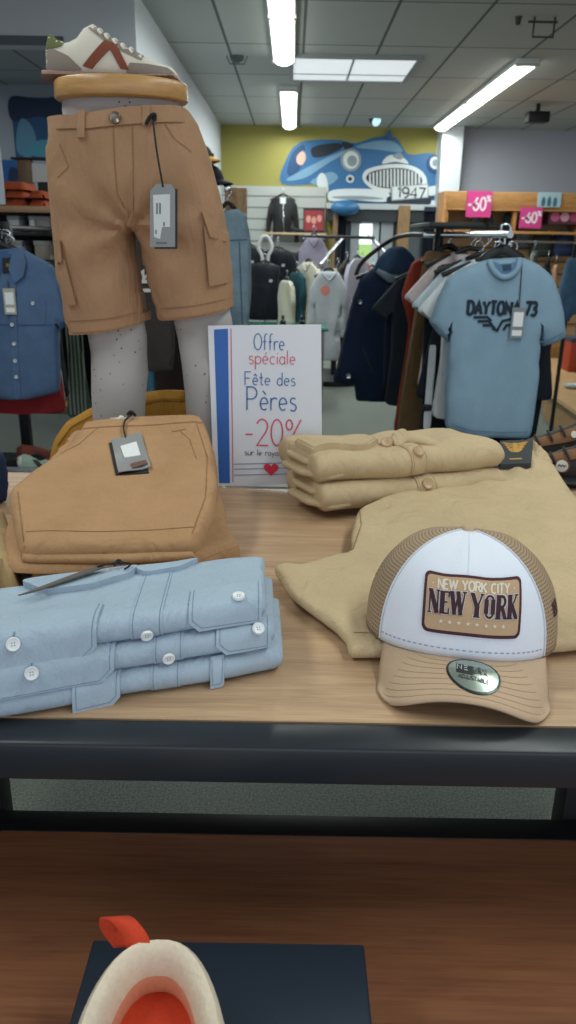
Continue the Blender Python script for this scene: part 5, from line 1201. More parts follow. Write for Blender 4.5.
def parka():
    y = 4.3; cx = P(392, 300, y=y)[0]; zt = P(390, 268, y=y)[2]
    px = [(372, 268), (386, 262), (402, 264), (418, 276), (428, 300), (436, 370), (424, 372), (418, 340), (415, 396), (385, 402), (356, 401), (354, 382), (350, 384), (334, 383), (337, 365), (345, 330), (352, 300), (360, 278)]
    ol = [(p[0] - cx, p[2] - zt) for p in (P(*q, y=y) for q in px)]
    pq = lambda a, b: (lambda p: (p[0] - cx, p[2] - zt))(P(a, b, y=y - .06))
    NV = fabric('#19253c', 900, .12, .2, name='navy_shell', wr=.3)
    t, fr, mp, m = cloth('hooded_parka', ol, cx, y, zt, 0, None, 'dark navy hooded parka with grey-lined hood hanging on the right rack', 'jacket', T=.11, seed=21, amp=.014, res=.022, mat=NV)
    hd = soft([pq(a, b) for a, b in ((372, 274), (378, 258), (390, 247), (404, 246), (414, 256), (418, 272), (408, 281), (392, 283))], .25, 3)
    mk('hood', [puff(hd, Frame(fr.at(0, 0, .05), fr.U, fr.V), .07, .08, res=.02)[0]], fabric('#31465f', 900, .1, .2, name='navy_hood', wr=.2), t)
    mk('hood_lining', [tube([fr.at(*pq(a, b), h) for a, b, h in ((376, 270, .11), (388, 278, .125), (400, 280, .125), (411, 274, .11), (416, 266, .09))], [.012, .022, .026, .022, .012], 10)], fabric('#707c8a', 900, .1, .3, name='grey_lining'), t)
    mk('zip', ribbon([[pq(386, 284), pq(384, 330), pq(383, 398)]], .012, mp, .002, .003, .03), plain('#0e1420', .5), t)
    mk('cuff', [decal([pq(a, b) for a, b in ((335, 372), (334, 383), (350, 384), (352, 374))], mp, .006, .02)], m, t)
    p = mp(*pq(348, 375), .01); button(p, fr.N, .014, plain('#b7bcc2', .3, .8), t, 'cuff_snap'); p = mp(*pq(360, 302), .004); button(p, fr.N, .012, plain('#8d97a3', .3, .8), t, 'snap')
    mk('pocket_edge', ribbon([[pq(362, 345), pq(372, 372)]], .012, mp, .001, .003, .03), plain('#0e1420', .6), t)
    hanger(cx, y, zt + .0, 0, 'the navy hooded parka')
parka()
x, y = rail_pt(3.3) + .16, 3.39
cloth('jeans', trouser_ol(.42, 1.06), x, y, RZ - .12, 0, '#14181f', 'black jeans showing below and right of the blue printed T-shirt', 'jeans', T=.022, seed=23, hang='the black jeans')
cloth('strap', [(-.015, 0), (.015, 0), (.020, -.36), (-.015, -.36)], P(433, 345, y=3.27)[0], 3.272, P(433, 345, y=3.27)[2], 0, '#c9cdd2', 'white strap with black clip hanging beside the pale T-shirts', 'strap', T=.008, seed=24, res=.02, bits=[lambda t, fr, mp, m: mk('clip', [decal(rect(-.02, .025, -.28, -.25), mp, .008, .02)], BLACK, t)])
# ---- round rack in the middle
QX, QY = P(338, 240, y=8.2)[0], 8.2; QZ = P(338, 240, y=8.2)[2]
t = empty('round_clothes_rack', (QX, QY, 0), 'round clothes rack with black hoop and chrome arms in the middle of the shop', 'clothes rack')
mk('hoop', [tube([(QX + .36 * math.cos(q), QY + .36 * math.sin(q), QZ + .03) for q in [2 * PI * i / 36 for i in range(36)]], .013, 8, True)], BLACK, t)
mk('post', [tube([(QX, QY, .04), (QX, QY, QZ + .03)], .03, 12)], BLACK, t)
mk('base', [loft([ell((QX, QY, z), r, r, 32) for z, r in ((0, .40), (.05, .40), (.065, .37))])], BLACK, t)
for k in range(4):
    q = PI / 4 + PI / 2 * k; mk('spoke', [tube([(QX, QY, QZ + .02), (QX + .36 * math.cos(q), QY + .36 * math.sin(q), QZ + .03)], .012, 8)], CHROME, t)
mk('sloping_arm', [tube([(QX + .05, QY - .1, QZ + .03), (QX - .2, QY - .75, QZ - .22)], .015, 8)], CHROME, t); mk('sloping_arm', [tube([(QX + .3, QY - .05, QZ + .05), (QX + .62, QY - .5, QZ - .28)], .015, 8)], CHROME, t)
def rr_(px0, y, ztop_px, ol, col, label, cat, name, desc, rz=0, T=.05, **k):
    p = P(px0, ztop_px, y=y); return cloth(name, ol, p[0], y, p[2], math.radians(rz), col, label, cat, T=T, hang=desc, res=.03, **k)
rr_(329, 7.45, 271, long_ol(.30, .82, .55, flare=.02), '#a9adb3', 'pale grey sweater with pink mark facing front on the round rack', 'sweater', 'hanging_sweater', 'the pale grey sweater', seed=31, bits=[collar_bit(.07), lambda t, fr, mp, m: mk('chest_mark', [decal(circ(-.03, -.17, .045, 12), mp, .004, .03)], plain('#c98375', .8), t)])
rr_(309, 7.86, 262, long_ol(.46, .86, .6, flare=.03), '#c9c4b4', 'cream knitted cardigan at the left of the round rack', 'cardigan', 'cardigan', 'the cream cardigan', rz=-64, T=.03, seed=32, bits=[collar_bit()])
rr_(297, 7.9, 272, dress_ol(.42, .95), '#21464f', 'dark teal garment between the cream garments on the round rack', 'garment', 'hanging_garment', 'the dark teal garment', rz=-65, T=.03, seed=33)
rr_(287, 7.93, 280, dress_ol(.42, .92), '#b9b8a5', 'pale cream garment at the left end of the round rack', 'garment', 'hanging_garment', 'the leftmost pale cream garment', rz=-66, T=.03, seed=34)
rr_(338, 7.8, 268, dress_ol(.40, .84), '#b5aa94', 'beige garment just right of the pale grey sweater', 'garment', 'hanging_garment', 'the beige garment', rz=58, T=.022, seed=35)
rr_(347, 7.8, 262, dress_ol(.42, .88), '#3c372f', 'dark brown garment on the round rack beside the beige one', 'garment', 'hanging_garment', 'the dark brown garment', rz=58, T=.022, seed=36)
rr_(357, 7.8, 258, long_ol(.42, .80, .55, flare=.03), '#a7a6b5', 'pale lilac-grey top at the right of the round rack', 'top', 'long_sleeve_top', 'the pale lilac-grey top', rz=58, T=.022, seed=37)
rr_(362, 8.25, 262, dress_ol(.34, .66), '#a85426', 'orange garment at the right edge of the round rack', 'garment', 'hanging_garment', 'the orange garment', rz=55, seed=38)
rr_(314, 8.62, 236, long_ol(.26, .60, .4, flare=.02), '#8d8798', 'lilac-grey sweater at the back of the round rack', 'sweater', 'hanging_sweater', 'the lilac-grey sweater', seed=39, bits=[collar_bit(.06, d=.07)])
rr_(372, 8.5, 268, dress_ol(.5, .8), '#8e9294', 'pale grey garment seen between the round rack and the navy parka', 'garment', 'hanging_garment', 'the grey garment beside the parka', rz=40, seed=40)
# ---- left rack with the blue button shirt
LY = 3.4
def denim_shirt():
    y = LY; cx = P(2, 300, y=y)[0]; zt = P(2, 250, y=y)[2]
    px = [(-16, 252), (20, 247), (36, 256), (52, 265), (60, 285), (69, 322), (61, 331), (58, 322), (59, 350), (60, 392), (35, 398), (0, 399), (-40, 399), (-58, 394), (-56, 330), (-66, 330), (-70, 322), (-58, 285), (-46, 266)]
    ol = [(p[0] - cx, p[2] - zt) for p in (P(*q, y=y) for q in px)]
    pq = lambda a, b: (lambda p: (p[0] - cx, p[2] - zt))(P(a, b, y=y - .05))
    DN = fabric('#52698a', 1000, .14, .3, name='blue_chambray', wr=.2, wsc=7)
    t, fr, mp, m = cloth('button_shirt', ol, cx, y, zt, 0, None, 'blue short-sleeved chambray shirt hanging at the left edge, price tag at collar', 'shirt', T=.06, seed=51, amp=.008, res=.018, mat=DN)
    mk('collar', [decal(soft([pq(a, b) for a, b in ((14, 247), (21, 248), (27, 262), (25, 276), (16, 283), (10, 268))], .12), mp, .016, .015, under=-.01)], m, t)
    mk('collar', [decal(soft([pq(a, b) for a, b in ((-16, 252), (-10, 250), (2, 272), (-6, 281), (-16, 278))], .12), mp, .016, .015, under=-.01)], m, t)
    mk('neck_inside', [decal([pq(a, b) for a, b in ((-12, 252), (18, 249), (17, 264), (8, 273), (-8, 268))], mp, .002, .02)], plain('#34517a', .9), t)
    lb = mk('neck_label', [decal([pq(a, b) for a, b in ((3, 258), (17, 257), (17, 272), (4, 273))], mp, .006, .02)], plain('#171a1e', .7), t); mk('label_mark', ribbon([[pq(7, 265), pq(14, 265)]], .012, mp, .0065, .0006), plain('#7a6432', .6), lb, smooth=False)
    mk('placket', [decal([pq(a, b) for a, b in ((11, 282), (17, 282), (22, 397), (15, 398))], mp, .004, .02)], m, t)
    for a, b in ((14, 324), (16, 343), (17, 360), (18, 376)): button(mp(*pq(a, b), .006), fr.N, .008, plain('#c8ccd0', .4), t)
    mk('chest_pocket', [decal([pq(a, b) for a, b in ((24, 301), (46, 302), (46, 324), (24, 324))], mp, .003, .02)], m, t); button(mp(*pq(34, 303), .005), fr.N, .008, plain('#c8ccd0', .4), t)
    mk('chest_seam', ribbon([[pq(-30, 324), pq(52, 325)]], .004, mp, .001, .001, .02), plain('#39557c', .9), t)
    u, v = pq(11, 288); tag_bit(u, v, .050, .105, '#a7a69c', .03)(t, fr, mp, m)
    hanger(cx, y, zt, 0, 'the blue chambray shirt')
denim_shirt()
lx = P(27, 440, y=3.9)[0]; lz = P(2, 250, y=LY)[2] + .12
t = empty('clothes_rack', (lx, 3.9, 0), 'black clothes rack behind the blue chambray shirt at left', 'clothes rack')
mk('post', [box(lx - .024, lx + .024, 3.876, 3.924, .03, lz, .004)], BLACK, t)
mk('rail', [tube([(lx - .02, 3.2, lz - .03), (lx - .02, 5.1, lz - .03)], .014, 10)], BLACK, t)
mk('base', [box(lx - .28, lx + .28, 3.87, 3.93, 0, .04, .004), box(lx - .03, lx + .03, 3.95, 5.0, 0, .04, .004)], BLACK, t)
ly2 = 4.8; lx2 = P(80, 400, y=ly2)[0]
mk('post', [box(lx2 - .03, lx2 + .03, ly2 - .03, ly2 + .03, .03, lz, .004)], BLACK, t)
mk('base', [box(lx2 - .25, lx2 + .25, ly2 - .03, ly2 + .03, 0, .04, .004)], BLACK, t); mk('cross_rail', [box(lx, lx2, ly2 - .015, ly2 + .015, lz - .05, lz - .02)], BLACK, t)
lr = lambda px0, py0, y, ol, col, label, cat, name, desc, rz=0, **k: cloth(name, ol, P(px0, py0, y=y)[0], y, P(px0, py0, y=y)[2], math.radians(rz), col, label, cat, T=k.pop('T', .045), hang=desc, **k)
lr(8, 253, 3.54, tee_ol(.40, .71, .17), '#8e2a30', 'red T-shirt behind the blue chambray shirt', 'T-shirt', 'tshirt', 'the red T-shirt', seed=52, bits=[collar_bit()])
lr(8, 256, 3.65, tee_ol(.42, .68, .18), '#c9c6c4', 'white T-shirt behind the red one at left', 'T-shirt', 'tshirt', 'the white T-shirt at left', seed=53, bits=[collar_bit()])
lr(12, 258, 3.76, tee_ol(.44, .66, .18), '#20242a', 'black T-shirt behind the white one at left', 'T-shirt', 'tshirt', 'the black T-shirt at left', seed=54, bits=[collar_bit()])
lr(69, 262, 4.1, dress_ol(.16, .80), '#59685f', 'green and white patterned garment left of the mannequin leg', 'garment', 'hanging_garment', 'the green patterned garment', seed=55, bits=[lambda t, fr, mp, m: mk('pattern', ribbon([[(-.04 + .02 * i, -.2), (-.04 + .02 * i, -.78)] for i in range(5)], .008, mp, .002, .001, .03), plain('#aab5a6', .9), t)])
lr(86, 258, 4.25, long_ol(.26, .84, .6, flare=.02), '#181a1e', 'black coat hanging left of the mannequin leg', 'coat', 'hanging_coat', 'the black coat', seed=56, bits=[collar_bit()])
lr(108, 262, 4.4, long_ol(.36, .90, .6, flare=.03), '#22251f', 'very dark green coat partly hidden by the mannequin leg', 'coat', 'hanging_coat', 'the dark green coat', seed=57)
def behind_legs():
    y = 3.3
    c = P(148, 232, y=y)
    cloth('printed_sweater', [(.05, 0), (.09, -.05), (.095, -.45), (.08, -.56), (-.075, -.56), (-.09, -.45), (-.09, -.05), (-.05, 0)], c[0], y, c[2], 0, '#3a3634', 'charcoal sweater with white print seen between the mannequin legs', 'sweater', T=.04, seed=60, res=.018,
          bits=[lambda t, fr, mp, m: mk('print', ribbon([[(-.07, -.19), (.02, -.19)], [(-.07, -.225), (.01, -.225)], [(-.06, -.15), (-.06, -.18), (-.02, -.15), (-.02, -.18), (.01, -.15)]], .014, mp, .002, .001), plain('#c8c4bc', .8), t, smooth=False)], hang='the charcoal printed top')
    y = 3.7; c = P(172, 255, y=y)
    cloth('hanging_coat', long_ol(.32, .72, .5, flare=.02), c[0], y, c[2], 0, '#2e2322', 'dark maroon coat behind the right mannequin leg', 'coat', T=.06, seed=61, hang='the dark maroon coat')
    y = 3.5; c = P(148, 330, y=y); x = c[0]
    y2 = 4.0; a = P(100, 242, y=y2); b = P(205, 240, y=y2)
    t = empty('clothes_rack', (x, 3.5, 0), 'clothes rack with teal post behind the mannequin legs', 'clothes rack'); z = P(148, 228, y=3.3)[2] + .13
    mk('post', [tube([(x, 3.5, .03), (x, 3.5, z)], .022, 12)], plain('#2f6075', .4), t); mk('base', [loft([ell((x, 3.5, q), r, r, 28) for q, r in ((0, .28), (.03, .28), (.04, .25))])], BLACK, t)
    mk('rail', [tube([(x - .0, 3.2, z), (x + .08, 4.3, z)], .014, 10)], CHROME, t)
behind_legs()
# denim jacket right of the mannequin
y = 4.2; c = P(228, 208, y=y)
cloth('denim_jacket', [(.05, 0), (.09, -.03), (.115, -.14), (.12, -.40), (.10, -.62), (.03, -.60), (-.12, -.56), (-.16, -.2), (-.12, -.03)], c[0], y, c[2], 0, None, 'light blue denim jacket showing right of the brown cargo shorts', 'jacket', T=.06, seed=62, mat=fabric('#8aa1b0', 700, .2, .3, name='light_denim', wr=.3), res=.02,
      bits=[lambda t, fr, mp, m: mk('seam', ribbon([[(-.05, -.16), (.10, -.15)], [(.06, -.16), (.075, -.58)], [(-.02, -.16), (-.01, -.55)]], .006, mp, .001, .001, .02), plain('#46637a', .9), t)], hang='the light denim jacket')
t = empty('wooden_stand', (c[0] + .03, 4.3, 0), 'wooden display stand under the light denim jacket', 'stand')
zz = P(236, 290, y=4.3)[2]
mk('post', [box(c[0] - .02, c[0] + .09, 4.25, 4.35, 0.02, c[2] + .10, .004)], wood('#8a6a45', '#b08a5c', (8, 8, 1.4)), t); mk('foot', [box(c[0] - .2, c[0] + .26, 4.1, 4.5, 0, .03, .004)], BLACK, t); mk('peg', [tube([(c[0], 4.26, c[2] + .09), (c[0], 4.16, c[2] + .09)], .008)], CHROME, t)
def ball_cap(px0, py0, y, col, bill, label, s=1.0, rz=0, rest=None):
    p = P(px0, py0, y=y); x, z = p[0], p[2]; t = empty('cap', (x, y, z), label, 'cap')
    rings = [ell((x, y, z + .11 * s * math.sin(a)), .09 * s * math.cos(a), .10 * s * math.cos(a), 24) for a in [0, .25, .5, .75, 1.0, 1.25, 1.5]]
    mk('crown', [loft(rings)], fabric(col, 900, .1, .2, name='cap_cloth'), t)
    d = np.array([math.sin(rz), -math.cos(rz)]); sd = np.array([math.cos(rz), math.sin(rz)]); V = []; Fc = []
    for j in range(5):
        for i in range(13):
            q = -1.2 + 2.4 * i / 12; k = j / 4
            b = np.array([x, y]) + sd * .088 * s * math.sin(q) + d * (.095 * s * math.cos(q) + .07 * s * k * math.cos(q) ** .6); V.append((b[0], b[1], z + .006 - .018 * k - .02 * abs(math.sin(q)) ** 2 * k))
    for j in range(4):
        for i in range(12): k = j * 13 + i; Fc.append((k, k + 1, k + 14, k + 13))
    o = mk('brim', [(V, Fc)], fabric(bill, 900, .1, .2, name='brim_cloth'), t); m_ = o.modifiers.new('s', 'SOLIDIFY'); m_.thickness = .004
    mk('top_button', [loft([ell((x, y, z + .108 * s), .01, .01, 10), ell((x, y, z + .116 * s), .006, .006, 10)])], fabric(bill, 900, .1, .2, name='brim_cloth'), t)
    return t, x, y, z
# caps on a stand right of the mannequin waist
y = 5.0; p0 = P(214, 300, y=y)
t = empty('cap_stand', (p0[0], y + .06, 0), 'slim stand of caps behind the mannequin, at the corner of the yellow wall', 'stand')
mk('post', [tube([(p0[0] - .02, y + .2, .02), (p0[0] - .02, y + .2, P(214, 150, y=y)[2])], .014, 10)], BLACK, t); mk('foot', [loft([ell((p0[0] - .02, y + .2, q), r, r, 24) for q, r in ((0, .2), (.02, .2), (.03, .17))])], BLACK, t)
for py_ in (183, 160): 
    q = P(214, py_, y=y); mk('peg', [tube([(p0[0] - .02, y + .2, q[2] - .01), (p0[0] - .02, y - .02, q[2] - .01)], .008, 8)], BLACK, t)
ball_cap(212, 181, y, '#15181d', '#1a1d22', 'black cap with pointed brim sticking out right of the cargo shorts waist', .8, rz=1.3)
ball_cap(203, 158, y, '#2a2a28', '#b48d3c', 'dark cap with mustard brim above the black cap', .65, rz=1.3)
# ---- left wall display: wooden shelf with folded orange clothes, white boxes below, dark backing
sy = 4.7
s0, s1 = P(-70, 205, y=sy), P(66, 206, y=sy)
t = empty('wall_shelf_unit', ((s0[0] + s1[0]) / 2, sy + .1, 0), 'dark shelf unit with wooden top shelf of orange clothes, at far left', 'shelf unit')
SWD = wood('#8d6a4c', '#b08a66', (2, 14, 14)); shz = s0[2]
mk('top_shelf', [box(s0[0], s1[0], sy - .15, sy + .3, shz - .035, shz, .004)], SWD, t)
mk('back_panel', [box(s0[0], s1[0], sy + .3, sy + .33, P(40, 408, y=sy)[2], shz - .035)], plain('#1d2023', .7), t, smooth=False)
mk('side_panel', [box(s0[0] - .03, s0[0], sy + .27, sy + .33, 0, shz)], plain('#22262a', .6), t, smooth=False); mk('side_panel', [box(s1[0], s1[0] + .03, sy + .27, sy + .33, 0, shz)], plain('#22262a', .6), t, smooth=False)
zs = [P(20, q, y=sy)[2] for q in (232, 259)]
for z in zs: mk('shelf', [box(s0[0], s1[0], sy - .1, sy + .3, z - .02, z, .003)], plain('#23272b', .6), t)
zl = P(40, 404, y=sy)[2]
mk('low_shelf', [box(s0[0], s1[0] + .25, sy - .15, sy + .33, zl - .03, zl + .02, .004)], wood('#8a6b48', '#b48f62', (2, 14, 14)), t)
for i, (a, b, zz, col) in enumerate(((13, 24, 0, '#b9bec2'), (34, 39, 0, '#c7d0d6'), (40, 53, 0, '#8f8c86'), (0, 8, 1, '#a78f92'), (14, 25, 1, '#b8b6c2'), (37, 52, 1, '#a0968a'))):
    A0 = P(a, 240, y=sy); B0 = P(b, 240, y=sy); h = .105 if zz == 0 else .125
    t = empty('small_box', ((A0[0] + B0[0]) / 2, sy, zs[zz]), ('white box on the upper dark shelf at left', 'narrow pale blue box on the upper dark shelf', 'grey box on the upper dark shelf, beside the mannequin shorts', 'pinkish box at the left end of the lower dark shelf', 'lilac-white box on the lower dark shelf', 'beige-grey box on the lower dark shelf, beside the mannequin shorts')[i], 'box')
    mk('carton', [box(A0[0], B0[0], sy - .06, sy + .12, zs[zz], zs[zz] + h * .8, .004)], plain(col, .6), t); mk('lid', [box(A0[0] - .003, B0[0] + .003, sy - .063, sy + .123, zs[zz] + h * .62, zs[zz] + h * .82, .003)], plain('#9a9da0', .6), t)
for i, (a, b, n_, lb) in enumerate(((4, 33, 3, ''), (34, 52, 2, ''))):
    A0 = P(a, 200, y=sy); B0 = P(b, 200, y=sy); wd = B0[0] - A0[0]
    for k in range(n_):
        z = shz + k * .042
        fr = Frame((A0[0], sy - .12, z + .0005), (1, 0, 0), (0, 1, 0)); g, _ = puff(soft([(0.0, 0), (wd - .005, .005), (wd - .01 + .004 * k, .26), (.01, .26)], .12), fr, .041, 0, e=.03, res=.02, wr=lambda u, v: .004 * nz(u * 15, v * 15, 1, k))
        nm_ = ['bottom', 'middle', 'top'] if n_ == 3 else ['bottom', 'top']
        ob = empty('folded_sweater', (A0[0] + wd / 2, sy, z), 'orange folded sweater, %s of the %s orange pile on the left wooden shelf' % (nm_[k], 'wider left' if i == 0 else 'narrower right'), 'sweater', 'orange folded sweaters')
        mk('body', [g], fabric(('#9a4a2e', '#93442e')[i], 900, .1, .2, name='orange_knit', wr=.3), ob)
        mk('fold_layer', [puff(soft([(0.01, -.012), (wd - .015, -.010), (wd - .02, .08), (.015, .08)], .12), fr, .018, 0, e=.016, res=.02)[0]], fabric('#a04529', 900, .1, .2, name='orange_knit_fold', wr=.3), ob)
q0, q1 = P(-30, 205, y=4.45), P(-7, 145, y=4.45)
t = empty('shelf_sign', ((q0[0] + q1[0]) / 2, 4.45, q0[2]), 'white upright card cut by the left edge, before the orange sweaters', 'sign')
t_z = shz + .001
mk('card', [box(q0[0], q1[0], 4.553, 4.558, t_z, q1[2])], plain('#cdd6dd', .5), t, smooth=False); mk('foot', [box(q0[0], q1[0], 4.553, 4.60, t_z, t_z + .004)], plain('#b9c2c9', .3), t, smooth=False)
p = P(40, 172, y=5.0)
t = empty('paper_stack', (p[0], 5.0, shz), 'white card leaning on the left shelf above the orange sweaters', 'card')
c0 = [P(*q, y=4.92) for q in ((32, 163), (52, 165), (52, 182), (33, 182))]
mk('card', [decal([(c[0], c[2]) for c in c0], lambda u, v, o: (u, 4.92 - o, v), .004, .2)], plain('#c3c8c6', .6), t, smooth=False); mk('stand', [box(c0[0][0] + .02, c0[1][0] - .02, 4.93, 4.97, shz, c0[0][2] - .02)], plain('#23262a', .6), t, smooth=False)
p = P(25, 158, y=4.98)
t = empty('wooden_block', (p[0], 4.98, shz), 'brown wooden block on the left shelf beside the white card', 'block')
b0, b1 = P(20, 180, y=4.98), P(32, 160, y=4.98); mk('block', [box(b0[0], b1[0], 4.95, 5.0, shz, b1[2], .004)], wood('#5f4a36', '#7c6146', (2, 2, 12)), t); mk('cap_strip', [box(b0[0] - .03, b1[0] + .16, 4.93, 5.02, b1[2], b1[2] + .012, .003)], plain('#25292d', .6), t)
def poster(name, px0, px1, py0, py1, y, label, base, blobs):
    a = P(px0, py1, y=y); b = P(px1, py0, y=y); t = empty(name, ((a[0] + b[0]) / 2, y, a[2]), label, 'poster')
    w_, h = b[0] - a[0], b[2] - a[2]; fr = upright(a[0], y, a[2])
    mk('sheet', [decal(rect(0, w_, 0, h), flat(fr), 0, .3, under=-.01)], plain(base, .6), t, smooth=False)
    for i, (ol, col) in enumerate(blobs): mk('printed_shape', [decal([(u * w_, v * h) for u, v in catmull(ol, 4)], flat(fr), .001 + .0006 * i, .1, under=.0002)], plain(col, .6), t, smooth=False)
poster('wall_poster', 16, 66, 98, 159, 8.97, 'blue poster of a pale splash on the far left wall, behind the mannequin', '#2a5580', [([(0, .62), (.5, .7), (1, .6), (1, 1), (.5, .98), (0, 1)], '#1f3350'), ([(.05, .1), (.3, .05), (.4, .35), (.3, .6), (.15, .65), (.05, .4)], '#5f93ad'), ([(.2, .1), (.6, .05), (.7, .3), (.4, .3)], '#4d9bb0'), ([(.62, .35), (.9, .3), (.95, .7), (.75, .65)], '#8a9aa8')])
poster('wall_poster', -10, 19, 160, 185, 8.9, 'smaller blue poster below the splash poster at far left', '#28609c', [([(.6, .2), (.85, .1), (.95, .6), (.7, .7)], '#173050')])
# sneakers on a low plinth by the left rack
def low_sneaker(px0, py0, y, z, rz, cols, label):
    p = P(px0, py0, y=y); t = empty('sneaker', (p[0], y, z), label, 'shoe'); fr = Frame((p[0], y, z), (math.cos(rz), math.sin(rz), 0), (0, 0, 1))
    up = soft([(-.13, .02), (-.125, .085), (-.10, .10), (-.04, .085), (.03, .06), (.11, .045), (.135, .02)], .2, 3); g, sf = puff(up, fr, .045, .045, res=.012); mk('upper', [g], fabric(cols[0], 900, .1, .2, name='sneaker_cloth'), t)
    mk('sole', [puff(soft([(-.14, 0), (-.14, .028), (.14, .026), (.14, 0)], .15), fr, .05, .05, e=.012, res=.012)[0]], plain(cols[1], .6), t)
    mk('stripe', [decal([(-.02, .03), (.01, .03), (-.03, .075), (-.055, .08)], onsurf(fr, sf), .003, .01), decal([(.03, .03), (.055, .03), (.02, .06), (.0, .065)], onsurf(fr, sf), .003, .01)], plain(cols[2], .6), t); mk('heel_tab', [decal([(-.128, .05), (-.105, .05), (-.10, .095), (-.125, .085)], onsurf(fr, sf), .003, .01)], plain(cols[3], .6), t)
py = 3.55; pz = P(30, 468, y=py)[2]
t = empty('shoe_plinth', (P(30, 470, y=py)[0], py, 0), 'low dark plinth carrying sneakers beside the left rack post', 'plinth')
xa, xb = P(-30, 470, y=py)[0], P(62, 470, y=py)[0]
mk('plinth_top', [box(xa, xb, py - .2, py + .28, pz - .03, pz, .004)], plain('#3a4144', .6), t); mk('plinth_body', [box(xa + .03, xb - .03, py - .17, py + .25, 0, pz - .03)], plain('#2b3134', .7), t, smooth=False)
low_sneaker(20, 466, py - .08, pz, math.radians(170), ('#1a1c1e', '#c9c9c4', '#b8bcb8', '#1a1c1e'), 'black sneaker with pale sole on the plinth, left of the rack post')
low_sneaker(46, 466, py - .1, pz, math.radians(5), ('#93a797', '#d4d6ce', '#2a2d2b', '#c4cbc2'), 'green and white sneaker on the plinth, right of the rack post')
low_sneaker(44, 452, py + .10, pz, math.radians(20), ('#8a4a40', '#a36a5c', '#6a3a34', '#5a2f2a'), 'dusty red sneaker on the plinth, behind the green one')
